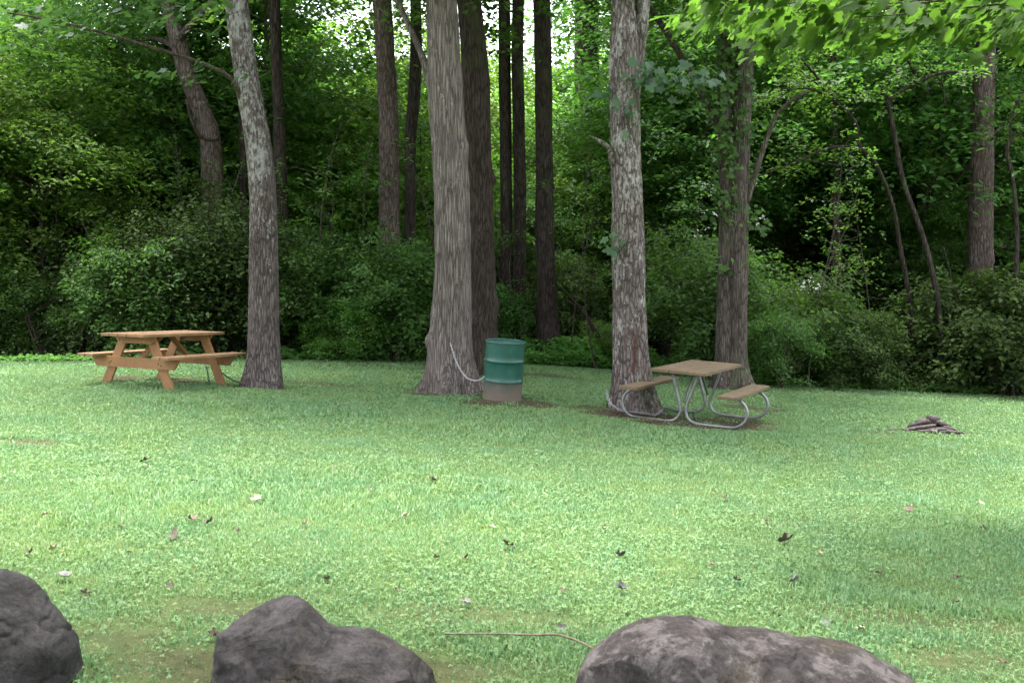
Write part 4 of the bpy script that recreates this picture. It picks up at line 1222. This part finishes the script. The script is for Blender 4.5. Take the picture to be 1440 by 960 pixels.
# ------------------------------------------------------------------ drum
def drum_mat():
    m, nt, out = new_mat('drum_paint')
    tc = nt.nodes.new('ShaderNodeTexCoord')
    sx = nt.nodes.new('ShaderNodeSeparateXYZ'); nt.links.new(tc.outputs['Object'], sx.inputs[0])
    n1 = noise_tex(nt, coords(nt, (7, 7, 4)), 1.0, 6, 0.65)
    n2 = noise_tex(nt, coords(nt, (3, 3, 2)), 1.0, 4, 0.6)
    n3 = noise_tex(nt, coords(nt, (30, 30, 5)), 1.0, 5, 0.7)
    base = ramp(nt, n1, [(0.3, (0.006, 0.052, 0.037)), (0.7, (0.011, 0.078, 0.057))])
    sc = ramp(nt, n3, [(0.62, 0.0), (0.74, 0.45)])
    base = mixc(nt, sc, base, (0.12, 0.17, 0.14))
    # dull bare band below the lower hoop, with a splash of soil
    ad = N(nt, 'ShaderNodeMath', operation='MULTIPLY_ADD'); nt.links.new(n2, ad.inputs[0]); ad.inputs[1].default_value = 0.10; nt.links.new(sx.outputs[2], ad.inputs[2])
    f1 = ramp(nt, ad.outputs[0], [(0.335, 1.0), (0.36, 0.0)])
    worn = ramp(nt, n1, [(0.3, (0.042, 0.058, 0.048)), (0.7, (0.085, 0.090, 0.074))])
    ad2 = N(nt, 'ShaderNodeMath', operation='MULTIPLY_ADD'); nt.links.new(n2, ad2.inputs[0]); ad2.inputs[1].default_value = -0.30; nt.links.new(sx.outputs[2], ad2.inputs[2])
    f2 = ramp(nt, ad2.outputs[0], [(0.0, 0.75), (0.12, 0.0)])
    worn = mixc(nt, f2, worn, (0.105, 0.072, 0.053))
    c = mixc(nt, f1, base, worn)
    p = N(nt, 'ShaderNodeBsdfPrincipled', inp={'Specular IOR Level': 0.5})
    nt.links.new(c, p.inputs['Base Color'])
    nt.links.new(ramp(nt, f1, [(0, 0.38), (1, 0.75)]), p.inputs['Roughness'])
    bp = N(nt, 'ShaderNodeBump', inp={'Strength': 0.12, 'Distance': 0.02}); nt.links.new(n2, bp.inputs['Height'])
    nt.links.new(bp.outputs[0], p.inputs['Normal'])
    nt.links.new(p.outputs[0], out.inputs[0])
    return m

def lathe(prof, segs=72, dent=0.0, seed=0):
    prof = np.array(prof)
    th = np.arange(segs) / segs * 2 * np.pi
    n = len(prof)
    rr = np.repeat(prof[:, :1], segs, 1)
    if dent:
        q = np.stack([np.cos(th)[None, :] * 1.6 + 0 * rr, np.sin(th)[None, :] * 1.6 + 0 * rr, np.repeat(prof[:, 1:2], segs, 1) * 3], -1).reshape(-1, 3)
        rr = rr + dent * vnoise(q, seed).reshape(rr.shape)
    V = np.stack([rr * np.cos(th), rr * np.sin(th), np.repeat(prof[:, 1:2], segs, 1)], -1).reshape(-1, 3)
    i = np.arange(n - 1)[:, None] * segs; j = np.arange(segs)[None, :]; j2 = (j + 1) % segs
    return V, [np.stack([i + j, i + j2, i + segs + j2, i + segs + j], -1).reshape(-1, 4)]

gp = on_ground(706, 561)
dr = thing('drum', 'dark green open-topped steel drum used as a litter bin, chained to the central trunk', 'drum', gp)
dr.location.z = float(zg(gp.x, gp.y)) - 0.01
set_on_slope(dr, 0.4, 1.15, 4.0)
H, RD = 0.885, 0.288
prof = [(0.0, 0.012), (RD - 0.02, 0.012), (RD - 0.004, 0.0), (RD + 0.004, 0.004), (RD + 0.004, 0.018), (RD, 0.026)]
for zc in (0.305, 0.60):
    prof += [(RD, zc - 0.10), (RD, zc - 0.032), (RD + 0.003, zc - 0.022), (RD + 0.015, zc - 0.007), (RD + 0.015, zc + 0.007), (RD + 0.003, zc + 0.022), (RD, zc + 0.032), (RD, zc + 0.09)]
prof += [(RD, H - 0.03), (RD, H - 0.018)]
inner = [(RD - 0.004, H - 0.018), (RD - 0.004, 0.60), (RD - 0.004, 0.30), (RD - 0.004, 0.03), (0.0, 0.03)]
V, Fs = lathe(prof + inner, 80, 0.003, 4)
link('drum_body', mesh_np('drum_body', V, Fs, True), drum_mat(), dr)
V, Fs = lathe([(RD - 0.007, H - 0.020), (RD + 0.009, H - 0.020), (RD + 0.011, H - 0.008), (RD + 0.006, H), (RD - 0.004, H), (RD - 0.008, H - 0.008), (RD - 0.007, H - 0.020)], 80, 0.003, 4)
link('rim', mesh_np('rim', V, Fs, True), metal_mat('rim_paint', (0.014, 0.085, 0.062), 0.4, 0.0), dr)

# ------------------------------------------------------------------ chains
def chain(label, pts, link_len, r, mat, name='chain'):
    P = catmull(np.array([tuple(p) for p in pts]), 30)
    seg = np.linalg.norm(np.diff(P, axis=0), axis=1); s = np.concatenate([[0], np.cumsum(seg)])
    n = int(s[-1] / (link_len * 0.74))
    parts = []
    th = np.linspace(0, 2 * np.pi, 15)[:-1]
    loc = P.mean(0)
    for i in range(n):
        a = (i + 0.5) / n * s[-1]
        c = np.array([np.interp(a, s, P[:, k]) for k in range(3)])
        b = np.array([np.interp(min(a + 0.01, s[-1]), s, P[:, k]) for k in range(3)]) - np.array([np.interp(max(a - 0.01, 0), s, P[:, k]) for k in range(3)])
        t = b / (np.linalg.norm(b) + 1e-9)
        up = np.array([0, 0, 1.0]) if abs(t[2]) < 0.9 else np.array([1.0, 0, 0])
        n1 = np.cross(t, up); n1 /= np.linalg.norm(n1); n2 = np.cross(t, n1)
        w = (n1 + n2) / 1.414 if i % 2 else (n1 - n2) / 1.414
        ring = np.array([c + t * math.cos(q) * link_len * 0.46 + w * math.sin(q) * link_len * 0.27 for q in th])
        path = np.hstack([np.vstack([ring, ring[:2]]), np.full((len(ring) + 2, 1), r)])
        parts.append(tube(path, 5, False))
    V, Fs = merge(parts)
    return tag(link(name, mesh_np('chain', V - loc, Fs, True), mat, None, loc), label, 'chain')

M_chain = metal_mat('zinc_chain', (0.55, 0.55, 0.57), 0.35, 0.75)
M_chain_old = metal_mat('old_chain', (0.30, 0.29, 0.30), 0.45, 0.6)
def pxd(l): return [at(px, py, d) for px, py, d in l]
ft = D2 - 0.36
chain('bright zinc chain looping from the central trunk to the green drum', pxd([(633, 482, ft), (637, 494, ft - 0.05), (642, 509, ft - 0.15), (649, 522, ft - 0.3), (657, 531, ft - 0.5), (666, 534.5, ft - 0.75), (674, 534, ft - 0.95), (682, 529, dr.location.y - 0.24)]), 0.040, 0.0036, M_chain)
wz = D1
chain('dark chain sagging from the orange table leg to the lichen-spotted trunk', pxd([(312, 524, wz - 0.35), (320, 530, wz - 0.25), (329, 535, wz - 0.2), (338, 538, wz - 0.2), (347, 540, wz - 0.22)]), 0.04, 0.006, M_bolt)
chain('short end of dark chain hanging below the orange bench', pxd([(290, 515, wz - 0.5), (292, 523, wz - 0.5), (293, 531, wz - 0.5), (295, 540, wz - 0.5)]), 0.04, 0.006, M_bolt)
chain('grey chain wrapped round the foot of the flaky forked trunk and the metal table', pxd([(853, 548, D4 - 0.30), (855, 560, D4 - 0.42), (862, 570, D4 - 0.50), (875, 577, D4 - 0.55), (892, 579, D4 - 0.56), (908, 581, D4 - 0.55), (922, 583, D4 - 0.50), (932, 575, D4 - 0.42)]), 0.045, 0.0065, M_chain_old)

# ------------------------------------------------------------------ boulders
def sd_blob(name, lumps, vox, namp, seed, mat, loc, label, ncut=10):
    bm = bmesh.new()
    for (c, s, rot) in lumps:
        r = bmesh.ops.create_icosphere(bm, subdivisions=4, radius=1.0)
        M = Matrix.Translation(c) @ Matrix.Rotation(rot, 4, 'Y') @ Matrix.Diagonal((s[0], s[1], s[2], 1))
        bmesh.ops.transform(bm, matrix=M, verts=r['verts'])
    me = bm_mesh('blob', bm)
    o = bpy.data.objects.new('blob', me); C.objects.link(o)
    md = o.modifiers.new('r', 'REMESH'); md.mode = 'VOXEL'; md.voxel_size = vox
    sm = o.modifiers.new('s', 'SMOOTH'); sm.iterations = 6; sm.factor = 0.5
    dg = bpy.context.evaluated_depsgraph_get()
    m2 = bpy.data.meshes.new_from_object(o.evaluated_get(dg))
    bpy.data.objects.remove(o); bpy.data.meshes.remove(me)
    n = len(m2.vertices)
    V = np.empty(n * 3, np.float32); m2.vertices.foreach_get('co', V); V = V.reshape(-1, 3).astype(float)
    nm = np.empty(n * 3, np.float32); m2.vertices.foreach_get('normal', nm); nm = nm.reshape(-1, 3)
    rc = np.random.default_rng(seed)
    for _ in range(ncut):                 # flat broken faces
        nv = rc.normal(0, 1, 3); nv[0] *= 0.6; nv[1] -= 0.8; nv[2] *= 0.6; nv /= np.linalg.norm(nv)
        q = V @ nv
        e = q - np.quantile(q, rc.uniform(0.94, 0.99))
        V = V - np.clip(e, 0, None)[:, None] * nv * 0.93
    a = fnoise(V * 3.0, seed, 4) ; b = np.abs(fnoise(V * np.array([6, 6, 8]) + 7, seed + 9, 4)); c = fnoise(V * 22, seed + 3, 3)
    fac = np.round(vnoise(V * 4.5, seed + 40) * 2.5) / 2.5
    crk = np.abs(vnoise(V * np.array([5.5, 5.5, 7.0]) + 0.35 * a[:, None], seed + 60))
    V = V + nm * (namp * (0.8 * a - 0.5 * b + 0.5 * fac) + namp * 0.42 * c - namp * 1.1 * np.clip(1 - crk / 0.045, 0, 1) * (a > 0))[:, None]
    m2.vertices.foreach_set('co', V.astype(np.float32).ravel())
    for p in m2.polygons: p.use_smooth = True
    m2.update()
    m2.materials.clear()
    ob = link(name, m2, mat, None, loc)
    return tag(ob, label, 'boulder')

M_rock1 = rock_mat('rock_grey', (0.030, 0.0250, 0.025), (0.108, 0.092, 0.091), (0.145, 0.117, 0.111), -0.02)
M_rock2 = rock_mat('rock_lichen', (0.038, 0.031, 0.029), (0.112, 0.092, 0.088), (0.235, 0.200, 0.193), 0.095)
M_rock3 = rock_mat('rock_dark', (0.020, 0.018, 0.0175), (0.078, 0.070, 0.068), (0.11, 0.10, 0.098), -0.03, (0.034, 0.028, 0.023))
DB = 3.85
sB = DB / F
def bl(px, py, dy, wpx, hpx, dep, rot=0.0):
    """lump whose outline centre is at px,py: half width/height in photo pixels"""
    q = at(px, py, DB + dy)
    return (q, (wpx * sB * 1.06, dep, hpx * sB * 1.05), rot)
def boulder(name, label, lumps, mat, seed, namp, ncut=10, vox=0.0105):
    base = lumps[0][0]
    loc = Vector((base.x, base.y, float(zg(base.x, base.y))))
    L = [(c - loc, s, r) for c, s, r in lumps]
    return sd_blob(name, L, vox, namp, seed, mat, loc, label, ncut)
boulder('boulder', 'wide low brown-grey boulder with pale lichen patches at the bottom right', [bl(955, 985, 0, 142, 112, 0.36, 0.05), bl(1155, 1003, 0.0, 150, 98, 0.38, 0.10), bl(1055, 990, 0, 150, 98, 0.38), bl(1000, 1060, 0, 160, 100, 0.36)], M_rock2, 5, 0.012, 26)
boulder('boulder', 'grey angular two-humped boulder at the bottom, left of centre', [bl(384, 940, 0, 84, 101, 0.30, 0.1), bl(400, 1010, 0, 105, 110, 0.33), bl(495, 990, 0.02, 124, 106, 0.31, 0.25), bl(435, 965, 0, 85, 88, 0.30), bl(343, 955, -0.05, 46, 92, 0.26, -0.1)], M_rock1, 8, 0.013, 40)
boulder('boulder', 'dark smooth boulder cut off by the lower left corner', [bl(-44, 912, 0, 142, 106, 0.34, 0.15), bl(-10, 960, 0, 110, 110, 0.33, 0.1), bl(-100, 900, 0, 110, 110, 0.34)], M_rock3, 13, 0.011, 26)

# ------------------------------------------------------------------ stone and charred wood heap
M_stone = [rock_mat('heap_stone', (0.055, 0.042, 0.040), (0.14, 0.112, 0.108), (0.19, 0.165, 0.16), 0.03), M_rock1, rock_mat('heap_pale', (0.15, 0.12, 0.10), (0.26, 0.215, 0.18), (0.3, 0.27, 0.24), 0.05)]
g0 = on_ground(1308, 607)
heap = [  # dx, dy, z, sx, sy, sz, rz, ry, mat
    (-0.02, 0.05, 0.15, 0.17, 0.10, 0.040, 0.1, -0.10, 0), (0.05, 0.02, 0.195, 0.10, 0.08, 0.040, 0.5, 0.15, 0), (-0.18, 0.0, 0.11, 0.15, 0.07, 0.028, -0.2, -0.35, 1),
    (-0.12, -0.10, 0.085, 0.17, 0.06, 0.022, 0.1, -0.12, 0), (0.16, -0.02, 0.12, 0.13, 0.09, 0.040, 0.3, 0.35, 0), (0.02, -0.14, 0.06, 0.16, 0.07, 0.024, -0.1, -0.05, 1),
    (0.25, -0.06, 0.07, 0.13, 0.08, 0.026, 0.4, 0.30, 0), (-0.26, -0.08, 0.05, 0.13, 0.07, 0.024, 0.2, -0.15, 0), (0.17, -0.16, 0.045, 0.11, 0.06, 0.026, -0.4, 0.1, 0), (-0.03, -0.20, 0.035, 0.05, 0.04, 0.026, 0.2, 0, 2),
    (0.10, -0.19, 0.03, 0.07, 0.05, 0.024, 0.8, 0, 1), (-0.17, -0.19, 0.03, 0.10, 0.05, 0.02, 0.1, 0, 0), (0.33, -0.12, 0.03, 0.09, 0.05, 0.02, 0.0, 0.1, 0), (0.14, 0.05, 0.165, 0.035, 0.03, 0.02, 0, 0, 2),
    (0.0, 0.1, 0.06, 0.25, 0.12, 0.07, 0, 0, 1), (-0.36, -0.1, 0.025, 0.08, 0.05, 0.02, 0.3, 0, 0), (-0.60, -0.12, 0.02, 0.06, 0.04, 0.018, 0, 0, 0), (-0.78, -0.16, 0.015, 0.05, 0.04, 0.016, 1, 0, 1)]
stone_labels = {1: 'rounded brown stone crowning the heap on the lawn', 9: 'small pale stone at the front foot of the heap', 13: 'tiny pale stone perched on the right shoulder of the heap', 16: 'small stone lying in the grass just left of the heap', 17: 'small grey stone lying farthest left of the heap'}
for i, (dx, dy, dz, sx, sy, sz, rz, ry, mi) in enumerate(heap):
    bm = bmesh.new()
    bmesh.ops.create_icosphere(bm, subdivisions=4, radius=1.0)
    for v in bm.verts:
        p = v.co.copy()
        q = Vector((math.copysign(abs(p.x) ** 0.7, p.x), math.copysign(abs(p.y) ** 0.7, p.y), math.copysign(abs(p.z) ** 0.6, p.z)))
        q = Vector((q.x * sx, q.y * sy, q.z * sz))
        n = mnoise.noise(q * 14 + Vector((i * 3.1, 0, 0))) * 0.28 + mnoise.noise(q * 40 + Vector((i, 5, 0))) * 0.10
        v.co = q + p * n * min(sx, sz) * 1.0
    o = link('flat_stone', bm_mesh('flat_stone', bm, True), M_stone[mi], None, (g0.x + dx, g0.y + dy, float(zg(g0.x + dx, g0.y + dy)) + dz))
    o.rotation_euler = (random.uniform(-0.1, 0.1), ry, rz)
    tag(o, stone_labels.get(i, 'flat brown-grey stone in the low heap at the right of the lawn'), 'stone', None if i in stone_labels else 'flat stones heaped on the lawn')

# ------------------------------------------------------------------ fallen leaves and a stick on the lawn
M_dead = [plain_mat('dead_leaf_dark', (0.042, 0.031, 0.025), (0.095, 0.070, 0.055), 30), plain_mat('dead_leaf_brown', (0.075, 0.050, 0.040), (0.15, 0.105, 0.085), 30),
          plain_mat('dead_leaf_pale', (0.24, 0.19, 0.11), (0.34, 0.28, 0.19), 30), plain_mat('dead_leaf_silver', (0.10, 0.098, 0.092), (0.18, 0.17, 0.16), 30)]
def curled_leaf(size, curl, seed):
    r = np.random.default_rng(seed)
    half = MAPLE[1:-1]
    outline = [(0, 0)] + [(a, -b) for a, b in half] + [(1, 0)] + [(a, b) for a, b in reversed(half)]
    pts = []
    rings = [1.0, 0.66, 0.33]
    for k in rings:
        for a, b in outline: pts.append((0.4 + (a - 0.4) * k, b * k))
    pts.append((0.4, 0))
    P = np.array(pts)
    n = len(outline)
    z = curl * (1.5 * P[:, 1] ** 2 + 0.9 * np.clip(P[:, 0] - 0.35, 0, 1) ** 2) + 0.08 * vnoise(np.stack([P[:, 0] * 4, P[:, 1] * 4, 0 * P[:, 0] + seed], 1), seed)
    y = P[:, 1] * (1 - 0.35 * curl)
    V = np.stack([P[:, 0] - 0.4, y, z], 1) * size
    q, t = [], []
    for k in range(2):
        for i in range(n):
            j = (i + 1) % n
            q.append((k * n + i, k * n + j, (k + 1) * n + j, (k + 1) * n + i))
    for i in range(n): t.append((2 * n + i, 2 * n + (i + 1) % n, 3 * n))
    return mesh_np('dead_leaf', V, [np.array(q), np.array(t)], True)
special = [
    (360, 707, 0.085, 2, 0.5, 'single large cream-coloured leaf lying on the bright lawn left of centre'), (1105, 768, 0.12, 0, 1.3, 'largest dark curled leaf standing up in the right half of the lawn'),
    (270, 739, 0.10, 1, 1.0, 'big brown curled leaf in the small cluster on the left of the lawn'), (295, 743, 0.09, 0, 1.0, 'dark leaf beside the big brown curled leaf in the left cluster'), (247, 761, 0.10, 0, 0.8, 'black crumpled leaf just below the brown leaf cluster'),
    (713, 774, 0.12, 1, 0.9, 'broad reddish-brown leaf curled up near the middle of the lawn'), (872, 788, 0.085, 0, 1.2, 'upright black leaf right of the broad reddish-brown one'), (872, 838, 0.09, 3, 1.3, 'folded grey and black leaf above the wide boulder'),
    (1120, 824, 0.10, 3, 0.9, 'silvery ragged leaf below the largest dark curled leaf'), (1036, 826, 0.06, 0, 1.0, 'small dark folded leaf left of the silvery ragged leaf'), (1278, 722, 0.10, 1, 0.4, 'flat pinkish leaf on the right of the lawn'),
    (205, 654, 0.11, 0, 0.8, 'dark leaf alone on the upper left of the lawn'), (1020, 705, 0.10, 0, 1.2, 'dark folded leaf in the bright grass below the metal table'), (90, 820, 0.10, 3, 0.5, 'pale silvery leaf just above the dark corner boulder')]
smallp = [(64, 731, 2), (76, 780, 2), (172, 747, 1), (43, 785, 0), (182, 785, 0), (335, 755, 0), (430, 742, 2), (272, 681, 1), (570, 731, 2), (692, 748, 2), (609, 680, 0), (655, 790, 0), (613, 793, 1), (560, 840, 1), (792, 840, 1), (655, 855, 3), (1079, 740, 1),
          (1060, 728, 2), (1153, 786, 2), (1237, 812, 1), (1346, 820, 1), (905, 669, 1), (755, 660, 2), (850, 750, 2), (1382, 749, 1), (1344, 855, 0), (1161, 884, 3), (240, 832, 0), (120, 845, 1), (460, 820, 1), (1410, 940, 1), (1210, 893, 2), (300, 905, 1), (368, 602, 0), (1380, 711, 2), (520, 695, 3), (1000, 800, 1), (790, 893, 3), (850, 914, 3), (470, 663, 1)]
for i, (px, py, s, mi, cu, lab) in enumerate(special):
    g = on_ground(px, py)
    o = link('fallen_leaf', curled_leaf(s * 0.88, cu * 0.8, 400 + i), M_dead[mi], None, (g.x, g.y, g.z + 0.034))
    o.rotation_euler = (random.uniform(-0.3, 0.3) - 0.3, random.uniform(-0.3, 0.3), random.uniform(0, 6.28))
    tag(o, lab, 'fallen leaf')
tone = ['small blackish fallen leaf scattered on the lawn', 'small brown fallen leaf scattered on the lawn', 'small pale yellow fallen leaf scattered on the lawn', 'small silver-grey fallen leaf scattered on the lawn']
for i, (px, py, mi) in enumerate(smallp):
    g = on_ground(px, py)
    o = link('fallen_leaf', curled_leaf(random.uniform(0.04, 0.062), random.uniform(0.3, 1.1), 450 + i), M_dead[mi], None, (g.x, g.y, g.z + 0.028))
    o.rotation_euler = (random.uniform(-0.4, 0.4) - 0.25, random.uniform(-0.4, 0.4), random.uniform(0, 6.28))
    tag(o, tone[mi], 'fallen leaf', tone[mi].replace(' leaf', ' leaves').replace('small ', ''))
P = []
for k, (px, py) in enumerate([(625, 905), (660, 908), (700, 908), (745, 909), (785, 912), (815, 918), (840, 928)]):
    g = on_ground(px, py); P.append((g.x, g.y, g.z + 0.045 + 0.006 * math.sin(k * 2.0), 0.0036 + 0.0012 * (k > 2)))
V, Fs = trunk_mesh('stick', P, 10, 0.01, 9, 0, 3, 0.1, -99)
loc = np.array(P[3][:3])
tag(link('stick', mesh_np('stick', V - loc, Fs, True), plain_mat('stick_wood', (0.10, 0.075, 0.055), (0.19, 0.155, 0.12), 40), None, loc), 'thin pale fallen stick in the grass left of the wide boulder', 'stick')
